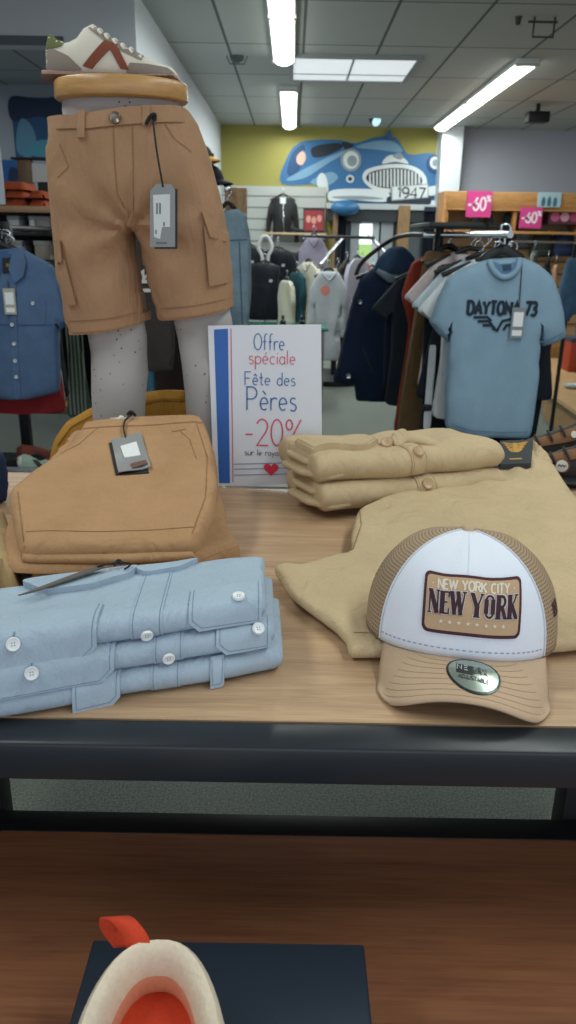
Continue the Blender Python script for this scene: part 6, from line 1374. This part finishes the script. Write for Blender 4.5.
# ---- slat wall, its jackets, the painted car and the passage below it
BY = 11.75
zt = P(260, 186, y=BY - .06)[2]; xr = P(326, 200, y=BY - .06)[0]
t = tag(mk('slat_wall_panel', [box(-1.18, xr, BY - .05, BY - .001, 0, zt)] + [], plain('#a9adab', .6, name='grey_slat_board'), smooth=False), 'pale grey slatted wall panel below the yellow wall', 'wall panel')
g = []
i = 0
while True:
    z = zt - .12 - i * .15
    if z < .3: break
    g.append(box(-1.17, xr - .01, BY - .056, BY - .049, z - .012, z)); i += 1
for q in g[:1]: pass
sg = mk('slat_groove', g, plain('#6d7271', .6), t, smooth=False)
sg.matrix_parent_inverse = Matrix.Identity(4)
def mural():
    y0 = BY - .004; D = {'b': '#2f6494', 'l': '#6d94b0', 'd': '#14202c', 'w': '#c6cdd0', 'g': '#7e8c94', 'n': '#17416f', 'p': '#c9a897'}
    mats = [plain(D[k], .5, name='mural_ink') for k in 'bldwgnp']; ix = {k: i for i, k in enumerate('bldwgnp')}; geo = []; lay = [0]
    def poly(k, pts, cur=True):
        pts = catmull(pts, 4) if cur else pts
        Pw = [P(*p, y=y0) for p in pts]; lay[0] += 1; o = .002 + lay[0] * .0012
        g = decal([(p[0], p[2]) for p in Pw], lambda u, v, q: (u, y0 - q, v), o, .3, under=0); geo.append((g[0], g[1], ix[k]))
    poly('b', [(282, 184), (286, 160), (296, 145), (312, 140), (340, 140), (356, 143), (376, 137), (396, 138), (408, 154), (430, 153), (441, 160), (443, 185), (441, 206), (380, 206), (332, 204), (326, 185)])
    poly('n', [(287, 170), (293, 152), (304, 145), (304, 158), (298, 172), (290, 176)]); poly('d', [(313, 147), (338, 143), (342, 148), (326, 156), (313, 157)]); poly('d', [(342, 142), (354, 145), (346, 150)])
    poly('p', [(297, 156), (303, 151), (306, 158), (302, 165), (297, 163)])
    poly('l', [(286, 180), (310, 166), (340, 152), (352, 150), (330, 162), (305, 178)]); poly('l', [(310, 182), (330, 172), (338, 178), (326, 186)]); poly('l', [(356, 147), (376, 141), (394, 142), (402, 152), (380, 150)])
    poly('w', [(317, 184), (318, 176), (323, 173), (327, 180), (328, 192), (322, 192)])
    poly('g', circ(351, 160, 10.5, 16, 11.5), False); poly('w', circ(351, 160, 8, 16, 9), False); poly('g', circ(352, 161, 5, 14, 5.5), False)
    poly('n', circ(434, 164, 7.5, 14, 9), False); poly('w', circ(435, 163, 5.5, 14, 6.5), False); poly('g', circ(435, 163, 3, 14, 3.5), False)
    poly('w', circ(350, 179, 4, 12, 4), False); poly('d', circ(350, 179, 2.2, 12, 2.2), False)
    poly('w', [(364, 182), (364, 172), (374, 167), (394, 164), (412, 166), (424, 174), (426, 186), (412, 192), (380, 192)]); poly('d', [(367, 181), (368, 174), (378, 170), (396, 168), (410, 170), (420, 176), (421, 184), (408, 188), (382, 188)])
    for i in range(15):
        x = 369 + i * 3.5; yt = 175 - 6 * math.sin(PI * (i + 1) / 16); yb = 183 + 5 * math.sin(PI * (i + 1) / 16); poly('w', [(x, yt), (x + 1.7, yt), (x + 1.7, yb), (x, yb)], False)
    poly('w', [(382, 164), (388, 156), (400, 156), (408, 164), (395, 162)]); poly('b', [(386, 138), (387, 131), (390, 131), (391, 138)]); poly('g', [(392, 156), (399, 153), (403, 157), (399, 160)])
    poly('w', [(329, 192), (345, 189), (380, 190), (390, 196), (384, 202), (350, 200), (330, 201)]); poly('g', [(331, 197), (360, 196), (384, 199), (350, 200)]); poly('w', [(426, 188), (440, 186), (443, 191), (430, 196)]); poly('w', [(326, 203), (384, 204), (440, 200), (441, 206), (326, 208)], False)
    poly('d', [(388, 204), (390, 196), (426, 194), (428, 206), (400, 209)]); poly('d', [(338, 204), (360, 206), (388, 205), (388, 210), (340, 209)])
    poly('g', [(391, 186), (428, 184), (428, 198), (391, 201)], False); poly('w', [(392, 187), (427, 185), (427, 197), (392, 200)], False)
    o = mk('car_mural', geo, None, smooth=False, mats=mats); tag(o, 'wall mural of a blue vintage car with number plate 1947 on yellow wall', 'mural')
    lay[0] += 1; off = .002 + (lay[0] + 1) * .0012
    a = P(397, 197.5, y=y0); b = P(424, 196, y=y0); c = P(397, 187.5, y=y0)
    mk('plate_number', ribbon(text('1947', 0, 0, c[2] - a[2], b[0] - a[0]), .022, lambda u, v, q: (a[0] + u, y0 - q, a[2] + v - .02 * u), off, .002), plain('#20262c', .5), o, smooth=False)
mural()
# passage under the car: dark beam, timber posts, curtains, white door with a bright pane
yb = BY - .02
def bpx(x0, x1, y0_, y1_, d0, d1, y=yb): a = P(x0, y1_, y=y); b = P(x1, y0_, y=y); return box(a[0], b[0], y - d0, y - d1, max(0, a[2]), b[2])
mk('wall_recess', [bpx(327, 443, 209, 480, .02, 0)], plain('#59636b', .7), smooth=False, kind='structure').name = 'wall_passage'
mk('trim_3', [bpx(327, 443, 209, 221, .16, .02)], plain('#252d33', .5), smooth=False, kind='structure')
mk('trim_4', [bpx(327, 443, 205.5, 209, .2, 0)], plain('#aab3b8', .5), smooth=False, kind='structure')
PO = wood('#6f583c', '#907250', (10, 10, 2))
mk('trim_5', [bpx(328, 333, 206, 480, .22, .02)], PO, smooth=False, kind='structure'); mk('trim_6', [bpx(391, 397, 206, 480, .22, .02)], PO, smooth=False, kind='structure')
do = mk('door_1', [bpx(350, 379, 222, 480, .06, .02)], plain('#b3bbc2', .5), smooth=False, kind='structure')
mk('door_frame', [bpx(348, 351, 218, 480, .09, .02), bpx(378, 381, 218, 480, .09, .02), bpx(348, 381, 217, 221, .09, .02)], plain('#8c959c', .5), do, smooth=False)
mk('door_pane', [bpx(354, 372, 224, 256, .068, .055)], glow('#e9f6f4', 1.3, 'daylit_pane'), do, smooth=False); mk('pane_bar', [bpx(354, 372, 238, 239.5, .075, .06), bpx(361.5, 363, 224, 256, .075, .06)], plain('#a9b2b8', .5), do, smooth=False)
mk('garden_view', [bpx(356, 371, 244, 256, .07, .0678)], glow('#8fb26a', .8, 'garden_green'), do, smooth=False)
def curtain(x0, x1, y0_, label):
    a = P(x0, y0_, y=yb - .2); b = P(x1, y0_, y=yb - .2); n = 24
    fr_ = [(a[0] + (b[0] - a[0]) * i / n, yb - .2 - .025 * math.sin(i * 2.0)) for i in range(n + 1)]
    loop = fr_ + [(x, y + .02) for x, y in fr_[::-1]]
    t = empty('curtain', ((a[0] + b[0]) / 2, yb - .2, .02), label, 'curtain'); mk('cloth', [loft([[(x, y, z) for x, y in loop] for z in (.02, a[2] - .02)])], fabric('#141b2e', 500, .1, .2, name='navy_curtain'), t)
    mk('heading', [box(a[0] - .01, b[0] + .01, yb - .23, yb - .16, a[2] - .03, a[2] + .03)], plain('#1c2338', .8), t, smooth=False)
curtain(336, 347, 210, 'dark navy curtain left of the bright door pane'); curtain(425, 438, 209, 'dark navy curtain at the right end of the passage, by the wooden shelves')
p = P(345, 208, y=yb - .3)
t = empty('balloon', (p[0], yb - .33, p[2] - .14), 'blue rounded balloon hanging below the car mural', 'balloon'); mk('skin', [loft([ell((p[0], yb - .33, p[2] + .10 * math.sin(q)), .2 * math.cos(q), .12 * math.cos(q), 24) for q in [-1.5, -1.2, -.8, -.4, 0, .4, .8, 1.2, 1.5]])], plain('#2f6490', .4), t); mk('string', [tube([(p[0], yb - .33, p[2] - .1), (p[0], yb - .33, p[2] - .16)], .004)], BLACK, t)
def wallcard(name, x0, x1, y0_, y1_, y, col, label, cat, extra=None, d=.012):
    a = P(x0, y1_, y=y); b = P(x1, y0_, y=y); t = empty(name, ((a[0] + b[0]) / 2, y, a[2]), label, cat); fr = upright(a[0], y, a[2])
    mk('card', [box(a[0], b[0], y, y + d, a[2], b[2])], plain(col, .5), t, smooth=False)
    if extra: extra(t, fr, b[0] - a[0], b[2] - a[2])
    return t
# leather jacket with shelf and red photo on the slat wall
c = P(283, 196, y=BY - .16)
LJ = plain('#17181b', .38, name='black_leather')
cloth('leather_jacket', [(.07, 0), (.15, -.03), (.20, -.12), (.235, -.36), (.235, -.60), (.17, -.61), (.165, -.40), (.13, -.24), (.135, -.50), (-.135, -.50), (-.13, -.24), (-.165, -.40), (-.17, -.56), (-.235, -.55), (-.235, -.36), (-.20, -.12), (-.15, -.03), (-.07, 0)], c[0], BY - .16, c[2], 0, None, 'black leather jacket hanging high on the grey slatted wall', 'jacket', T=.04, seed=71, mat=LJ, res=.03, bits=[shirt_collar(), lambda t, fr, mp, m: mk('zip', ribbon([[(0, -.08), (.02, -.48)]], .008, mp, .002, .002, .04), CHROME, t), lambda t, fr, mp, m: mk('white_tag', [decal(rect(-.04, .04, -.10, -.02), mp, .014, .04)], plain('#cdd3d4', .5), t)], hang='the black leather jacket')
a, b = P(264, 233, y=BY - .06), P(326, 232, y=BY - .06)
t = empty('slat_shelf', ((a[0] + b[0]) / 2, BY - .15, a[2]), 'narrow pale wooden shelf on the slatted wall below the leather jacket', 'shelf'); mk('board', [box(a[0], b[0], BY - .33, BY - .056, a[2] - .02, a[2] + .01, .004)], wood('#a08a68', '#c0a987', (3, 12, 12)), t); mk('bracket', [box(a[0] + .1, a[0] + .13, BY - .28, BY - .056, a[2] - .07, a[2] - .02)], CHROME, t, smooth=False); mk('bracket', [box(b[0] - .13, b[0] - .1, BY - .28, BY - .056, a[2] - .07, a[2] - .02)], CHROME, t, smooth=False)
shf = a[2] + .011
p0, p1 = P(303, 226, y=BY - .2), P(325, 208, y=BY - .2)
t = empty('photo_frame', ((p0[0] + p1[0]) / 2, BY - .2, shf), 'small red photo frame on the narrow shelf beside the leather jacket', 'photo frame'); fr = upright(p0[0], BY - .2, shf); w_, h = p1[0] - p0[0], p1[2] - shf
mk('frame', [box(p0[0], p1[0], BY - .2, BY - .18, shf, p1[2])], plain('#1d1a1c', .5), t, smooth=False); mk('picture', [decal([(u * w_, v * h) for u, v in ((.05, .1), (.95, .1), (.95, .9), (.05, .9))], flat(fr), .003, .2)], plain('#8e3038', .5), t, smooth=False)
for i, (u, v) in enumerate(((.25, .55), (.5, .5), (.75, .58))): mk('picture_shape', [decal(circ(u * w_, v * h, .035, 10, .05), flat(fr), .006 + i * .0005, .1, under=.002)], plain('#c98f84', .5), t, smooth=False)
p = P(297, 228, y=BY - .2); t = empty('dark_shoe', (p[0], BY - .2, shf), 'small dark shoe on the narrow shelf left of the red photo', 'shoe'); fr = upright(p[0], BY - .2, shf)
mk('upper', [puff(soft([(-.1, .005), (-.1, .08), (-.05, .09), (.02, .06), (.1, .04), (.11, .005)], .2), fr, .04, .04, res=.02)[0]], plain('#17181b', .5), t); mk('sole', [box(p[0] - .1, p[0] + .11, BY - .24, BY - .16, shf, shf + .012)], plain('#2a2a2a', .6), t, smooth=False)
# padded vests and jackets on hooks, and one on a bust stand with a white loop
def padded(px0, py0, y, label, col='#15181f', w_=.44, h=.62, sleeves=False, seed=1, T=.09):
    c = P(px0, py0, y=y)
    def quilt(t, fr, mp, m):
        for i in range(1, 8):
            v = -.06 - i * (h - .08) / 8; hw = w_ / 2 - (.05 if -v < .28 else .01)
            mk('quilt_seam', ribbon([[(-hw, v), (0, v - .006), (hw, v)]], .008, mp, .001, .001, .04), plain('#07090d', .8), t)
    def lab(t, fr, mp, m): mk('chest_label', [decal(rect(.05, .085, -.2, -.17), mp, .004, .03)], plain('#9aa0a6', .6), t)
    return cloth('padded_jacket' if sleeves else 'padded_vest', long_ol(w_, h, h * .85, flare=.06) if sleeves else vest_ol(w_, h), c[0], y, c[2], 0, None, label, 'jacket' if sleeves else 'vest', T=T, seed=seed, mat=fabric(col, 600, .15, .2, name='black_padding', wr=.5, rough=.55), res=.028, bits=[quilt, lab], hang='the ' + label)
padded(247, 245, 9.6, 'black padded jacket hanging left of the bust stand, small red badge', sleeves=True, seed=81)[0]
padded(278, 249, 9.9, 'black padded jacket hanging behind the bust stand at right', sleeves=True, seed=82)
padded(304, 252, 10.3, 'black padded jacket hanging further right, half behind the round rack', sleeves=True, w_=.40, seed=84)
c = P(265, 262, y=9.0)
t = empty('bust_stand', (c[0], 9.05, 0), 'white loop-topped bust stand wearing a black padded vest', 'stand'); WPL = plain('#b9bcb8', .5)
mk('loop', [tube([(c[0] + u, 9.05, c[2] + v) for u, v in catmull([(-.03, -.06), (-.035, .06), (-.075, .15), (-.04, .25), (0, .27), (.04, .25), (.075, .15), (.035, .06), (.03, -.06)], 6, False)], .018, 8)], WPL, t)
mk('pole', [tube([(c[0], 9.05, .02), (c[0], 9.05, c[2] - .05)], .016, 10)], WPL, t); mk('foot', [loft([ell((c[0], 9.05, z), r, r, 28) for z, r in ((0, .2), (.02, .2), (.03, .17))])], WPL, t)
padded(265, 263, 9.0, 'black padded vest on the loop-topped bust stand', seed=83, T=.1)
for i, (x0, y_) in enumerate(((247, 9.6), (278, 9.9), (304, 10.3))):
    c = P(x0, 245, y=y_); t = empty('hanging_rail', (c[0], y_, 0), ('slim rail stand under the left black padded jacket', 'slim rail stand holding the padded jacket behind the bust', 'slim rail stand under the rightmost padded jacket')[i], 'stand')
    mk('post', [tube([(c[0], y_ + .13, .02), (c[0], y_ + .13, c[2] + .08), (c[0], y_, c[2] + .085)], .012, 8)], CHROME, t); mk('foot', [box(c[0] - .1, c[0] + .1, y_ - .1, y_ + .3, 0, .02, .003)], plain('#707679', .5), t)
wallcard('badge', 240, 243.5, 275, 281, 9.47, '#b5604f', 'small red badge tag on the left black padded jacket', 'tag', d=.006, extra=lambda t, fr, w_, h: mk('card_line', ribbon([[(.2 * w_, .5 * h), (.8 * w_, .5 * h)]], .01, flat(fr), .001, .001), plain('#d8c4bc', .5), t, smooth=False))
# low green glass table
ga = P(226, 326, y=6.6); gb = P(322, 327, y=6.6); gz = ga[2]
t = empty('glass_table', ((ga[0] + gb[0]) / 2, 6.75, 0), 'low green glass table just behind the sale sign', 'table'); mk('glass_top', [box(ga[0] - .1, gb[0] + .05, 6.5, 7.0, gz - .02, gz, .003)], plain('#2c6b57', .1, name='green_glass'), t)
for x in (ga[0], gb[0]):
    for y in (6.55, 6.92): mk('leg', [tube([(x, y, 0), (x, y, gz - .02)], .02, 10)], CHROME, t)
for x0, lb, col in ((302, 'small black bottle on the green glass table', '#14171a'), (283, 'small dark jar on the green glass table', '#22282a')):
    p = P(x0, 320, y=6.62); t = empty('small_bottle', (p[0], 6.62, gz), lb, 'bottle'); mk('body', [loft([ell((p[0], 6.62, gz + z), r, r, 16) for z, r in ((.0005, .026), (.05, .026), (.06, .012), (.075, .012))])], plain(col, .3), t); mk('stopper', [loft([ell((p[0], 6.62, gz + z), r, r, 12) for z, r in ((.0755, .013), (.095, .012))])], plain('#3a3e40', .4), t)
# ---- wooden wall shelving at right with hats, signs and shoes
WY = 9.0; WSH = wood('#9c6a38', '#c08d52', (2, 12, 12), name='pine')
xa = P(446, 210, y=WY)[0]; xb = 4.6; z0 = P(510, 192, y=WY)[2]; z1 = P(510, 209, y=WY)[2]; z2 = P(510, 231, y=WY)[2]; 
t = empty('pigeonhole_shelving', ((xa + xb) / 2, WY + .2, 0), 'long wooden wall shelving with pigeonholes along the lilac wall at right', 'shelving')
mk('fascia', [box(xa, xb, WY, WY + .02, z1, z0, .003)], WSH, t); mk('shelf', [box(xa, xb, WY, WY + .4, z1 - .02, z1, .003)], WSH, t); mk('shelf', [box(xa, xb, WY - .02, WY + .4, z2 - .03, z2, .003)], WSH, t)
mk('back_panel', [box(xa, xb, WY + .4, WY + .43, 0, z0, .003)], wood('#b08c62', '#d0ad80', (2, 12, 12)), t)
for px_ in (446.5, 516, 583): x = P(px_, 200, y=WY)[0]; mk('divider', [box(x, x + .035, WY + .02, WY + .4, z2, z1 - .02, .002)], WSH, t)
mk('slat', [box(xa, xb, WY + .385, WY + .4, z2 - .03 - .14 * k - .02, z2 - .03 - .14 * k) for k in range(1, 10)], plain('#7c5f40', .7), t, smooth=False); mk('side_panel', [box(xa - .03, xa, WY, WY + .43, 0, z0, .003)], WSH, t); mk('base_board', [box(xa, xb, WY, WY + .4, 0, .3, .004)], WSH, t)
def pct(t, fr, w_, h):
    W_ = plain('#f3e6ee', .5)
    mk('lettering', ribbon(text('-60', .06 * w_, .27 * h, .48 * h, .70 * w_), .021, flat(fr), .001, .001) + ribbon(text('%', .80 * w_, .60 * h, .22 * h, .15 * w_), .012, flat(fr), .001, .001), W_, t, smooth=False)
wallcard('discount_sign', 465.5, 493, 191, 217, WY - .03, '#d8468c', 'pink discount sign reading -60% at the left end of the wooden shelving', 'sign', pct)
wallcard('discount_sign', 519, 543, 207.5, 228, WY - .03, '#d8468c', 'pink discount sign reading -60% hung lower, above the hats', 'sign', pct)
def teal(t, fr, w_, h):
    for i, (u, v, s) in enumerate(((.25, .5, .16), (.5, .45, .2), (.75, .5, .15))): mk('printed_figure', [decal(catmull([((u - .07) * w_, .1 * h), ((u - .08) * w_, .5 * h), (u * w_, (.55 + s) * h), ((u + .08) * w_, .5 * h), ((u + .07) * w_, .1 * h)], 3), flat(fr), .001 + i * .0004, .1, under=.0002)], plain('#3f6d7d', .5), t, smooth=False)
wallcard('picture_card', 537, 562, 192.5, 207, WY - .02, '#a9c3cd', 'pale teal picture card on the shelving fascia at upper right', 'picture', teal)
def pink(t, fr, w_, h):
    for i, u in enumerate((.2, .5, .8)): mk('printed_shape', [decal(circ(u * w_, .5 * h, .05, 12, .05), flat(fr), .001 + .0003 * i, .1, under=.0002)], plain(('#c7618a', '#d7a0b4', '#b84a72')[i], .5), t, smooth=False)
wallcard('pink_box', 548, 582, 210, 224, WY + .05, '#5b3440', 'box with pink printed pattern in the right pigeonhole', 'box', pink, d=.2)
def hat(px0, py0, col, label, y=WY + .12, s=1.0):
    p = P(px0, py0, y=y); t = empty('knit_hat', (p[0], y, p[2] - .15 * s), label, 'hat')
    mk('crown', [loft([ell((p[0], y, p[2] + s * z), s * r, s * r * .8, 24, sq=2.3) for z, r in ((-.15, .10), (-.12, .12), (-.04, .125), (.05, .115), (.10, .085), (.13, .03))])], fabric(col, 500, .15, .3, name='hat_knit', wr=.3), t)
    mk('cuff', [loft([ell((p[0], y, p[2] + s * z), s * r, s * r * .82, 24, sq=2.3) for z, r in ((-.15, .115), (-.14, .127), (-.08, .13), (-.07, .12))])], fabric(col, 400, .2, .4, name='hat_cuff', wr=.2), t)
    mk('hook', [tube([(p[0], y + .05, p[2] + .1 * s), (p[0], WY + .385, p[2] + .1 * s)], .01, 8)], CHROME, t)
hat(542, 243, '#2c3330', 'dark green-grey knit hat hanging under the lower discount sign'); hat(563, 242, '#25304a', 'navy knit hat hanging right of the green-grey one')
for px0, py0, col, lb, s in ((504, 238, '#3a3d40', 'dark jar on hooks left of the lower discount sign', .6), (523, 238, '#6f7f8c', 'small blue-grey pouch hanging below the lower discount sign', .6)):
    p = P(px0, py0, y=WY + .28); t = empty('small_pouch', (p[0], WY + .28, p[2] - .1), lb.replace('jar', 'pouch').replace('on hooks', 'hanging'), 'pouch'); fr = upright(p[0], WY + .28, p[2])
    mk('bag', [puff(soft([(-.08, -.1), (-.09, .04), (0, .07), (.09, .04), (.08, -.1)], .2), fr, .05, .05, res=.025)[0]], fabric(col, 500, .1, .2), t); mk('flap', [puff(soft([(-.085, .0), (-.09, .05), (0, .075), (.09, .05), (.085, .0)], .2), Frame(fr.at(0, 0, .03), fr.U, fr.V), .03, .03, res=.025)[0]], fabric('#85898c', 500, .1, .2), t); mk('hook', [tube([(p[0], WY + .3, p[2] + .06), (p[0], WY + .385, p[2] + .06)], .008, 6)], CHROME, t)
for px0, py0, col, lb in ((478, 230, '#5a6266', 'grey boot on the wooden shelf behind the right rack, left of a second boot'), (490, 230, '#3b4144', 'darker boot beside the grey one on the wooden shelf'), (509, 230, '#24323a', 'dark bag-like boot in the pigeonhole left of the lower discount sign')):
    p = P(px0, py0, y=WY + .15); t = empty('boot', (p[0], WY + .15, z2), lb, 'shoe'); fr = upright(p[0], WY + .15, z2 + .001)
    mk('upper', [puff(soft([(-.07, .01), (-.075, .17), (-.02, .19), (.02, .16), (.03, .09), (.10, .06), (.11, .01)], .2), fr, .05, .05, res=.02)[0]], fabric(col, 600, .15, .2, name='boot_suede'), t); mk('sole', [box(p[0] - .075, p[0] + .112, WY + .10, WY + .2, z2, z2 + .018)], plain('#202224', .6), t, smooth=False)
for i, (px0, py0, w_, h, col, lb, nm_, ct) in enumerate(((535, 262, .24, .22, '#7d8280', 'grey patterned top hanging below the green-grey hat', 'patterned_blouse', 'blouse'), (548, 272, .16, .3, '#16181b', 'black garment hanging between the grey patterned top and the peach one', 'hanging_garment', 'garment'), (556, 276, .16, .3, '#b58d72', 'peach garment hanging right of the black one, near the blue T-shirt shoulder', 'hanging_garment', 'garment'))):
    p = P(px0, py0 - 12, y=8.5); cloth(nm_, [(.03, 0), (w_ / 2, -.04), (w_ / 2, -h), (-w_ / 2, -h), (-w_ / 2, -.04), (-.03, 0)], p[0], 8.5, p[2], math.radians(62), col, lb, ct, T=.03, seed=90 + i, res=.03, hang='the ' + lb.split(' hanging')[0])
p = P(540, 245, y=8.5); 
t = empty('clothes_rail', (p[0], 8.5, 0), 'chrome rail under the hats holding small garments', 'clothes rack')
zr = P(540, 248, y=8.5)[2] + .06
mk('rail', [tube([(p[0] - .3, 8.5, zr), (p[0] + .5, 8.5, zr)], .012, 8)], CHROME, t)
for dx in (-.3, .5): mk('post', [tube([(p[0] + dx, 8.5, .0), (p[0] + dx, 8.5, zr)], .014, 8)], CHROME, t)
# jeans pair at the right edge and the timber platform
p = P(582, 258, y=5.2)
cloth('jeans', trouser_ol(.24, .40), p[0], 5.2, p[2], 0, None, 'blue jeans folded over a hanger at the right edge, above the wooden platform', 'jeans', T=.05, seed=95, res=.02, mat=fabric('#46637d', 700, .2, .3, name='blue_denim', wr=.3), hang='the blue jeans at the right edge')
t = empty('jeans_stand', (p[0] + .05, 5.35, 0), 'dark rail stand holding the blue jeans at the right edge', 'stand'); mk('post', [tube([(p[0], 5.35, .02), (p[0], 5.35, p[2] + .085), (p[0], 5.2, p[2] + .09)], .014, 8)], BLACK, t); mk('foot', [box(p[0] - .2, p[0] + .3, 5.2, 5.5, 0, .03, .003)], BLACK, t)
pa, pb, pc = P(540, 386, z=.28), P(600, 427, z=.28), P(534, 358, z=.28)
fr = Frame((0, 0, 0), (1, 0, 0), (0, 1, 0)); ol = [pa[:2], pb[:2], (4.2, pb[1]), (4.2, pc[1]), pc[:2]]
t = empty('display_platform', (3.0, pa[1], 0), 'low pale wooden display platform on the carpet at right', 'platform')
PW = wood('#a8845a', '#cba777', (3, 10, 10)); mk('platform_top', [decal([tuple(q) for q in ol], lambda u, v, o: (u, v, .25 + o), .03, .3, under=0)], PW, t, smooth=False)
c = np.mean(np.array([q[:2] for q in ol]), 0); mk('plinth', [decal([tuple(c + (np.array(q) - c) * .92) for q in ol], lambda u, v, o: (u, v, o), .2499, .3, under=0)], wood('#8a6a44', '#a9865a', (3, 10, 10)), t, smooth=False)
p = P(574, 372, z=.28); t = empty('red_shoe_box', (p[0], p[1], .28), 'red box on the wooden platform at the right edge', 'box')
hz = P(574, 338, y=p[1])[2]; mk('carton', [box(p[0] - .06, p[0] + .25, p[1], p[1] + .2, .28, hz - .02, .004)], plain('#9e3a22', .5), t); mk('lid', [box(p[0] - .065, p[0] + .255, p[1] - .005, p[1] + .205, hz - .04, hz, .004)], plain('#38424e', .5), t)
p = P(572, 388, z=.28); low = p; t = empty('small_dish', (p[0], p[1], .28), 'small white dish on the wooden platform before the red box', 'dish'); mk('bowl', [loft([ell((p[0], p[1], .28 + z), r, r, 20) for z, r in ((.0005, .05), (.02, .075), (.03, .08), (.028, .07), (.012, .04))])], plain('#c3ccd2', .3), t); mk('contents', [loft([ell((p[0], p[1], .293 + z), r, r, 16) for z, r in ((0, .04), (.006, .03))])], plain('#3a4652', .6), t)
p = P(414, 397, z=0); t = empty('rack_foot', (p[0], p[1], 0), 'black block foot on the carpet beside the khaki trousers', 'foot'); mk('block', [box(p[0] - .1, p[0] + .12, p[1] - .1, p[1] + .12, 0, .12, .008)], BLACK, t); mk('pole', [tube([(p[0] + .1, p[1], .11), (p[0] + .1, p[1], 1.2)], .02, 8)], BLACK, t)
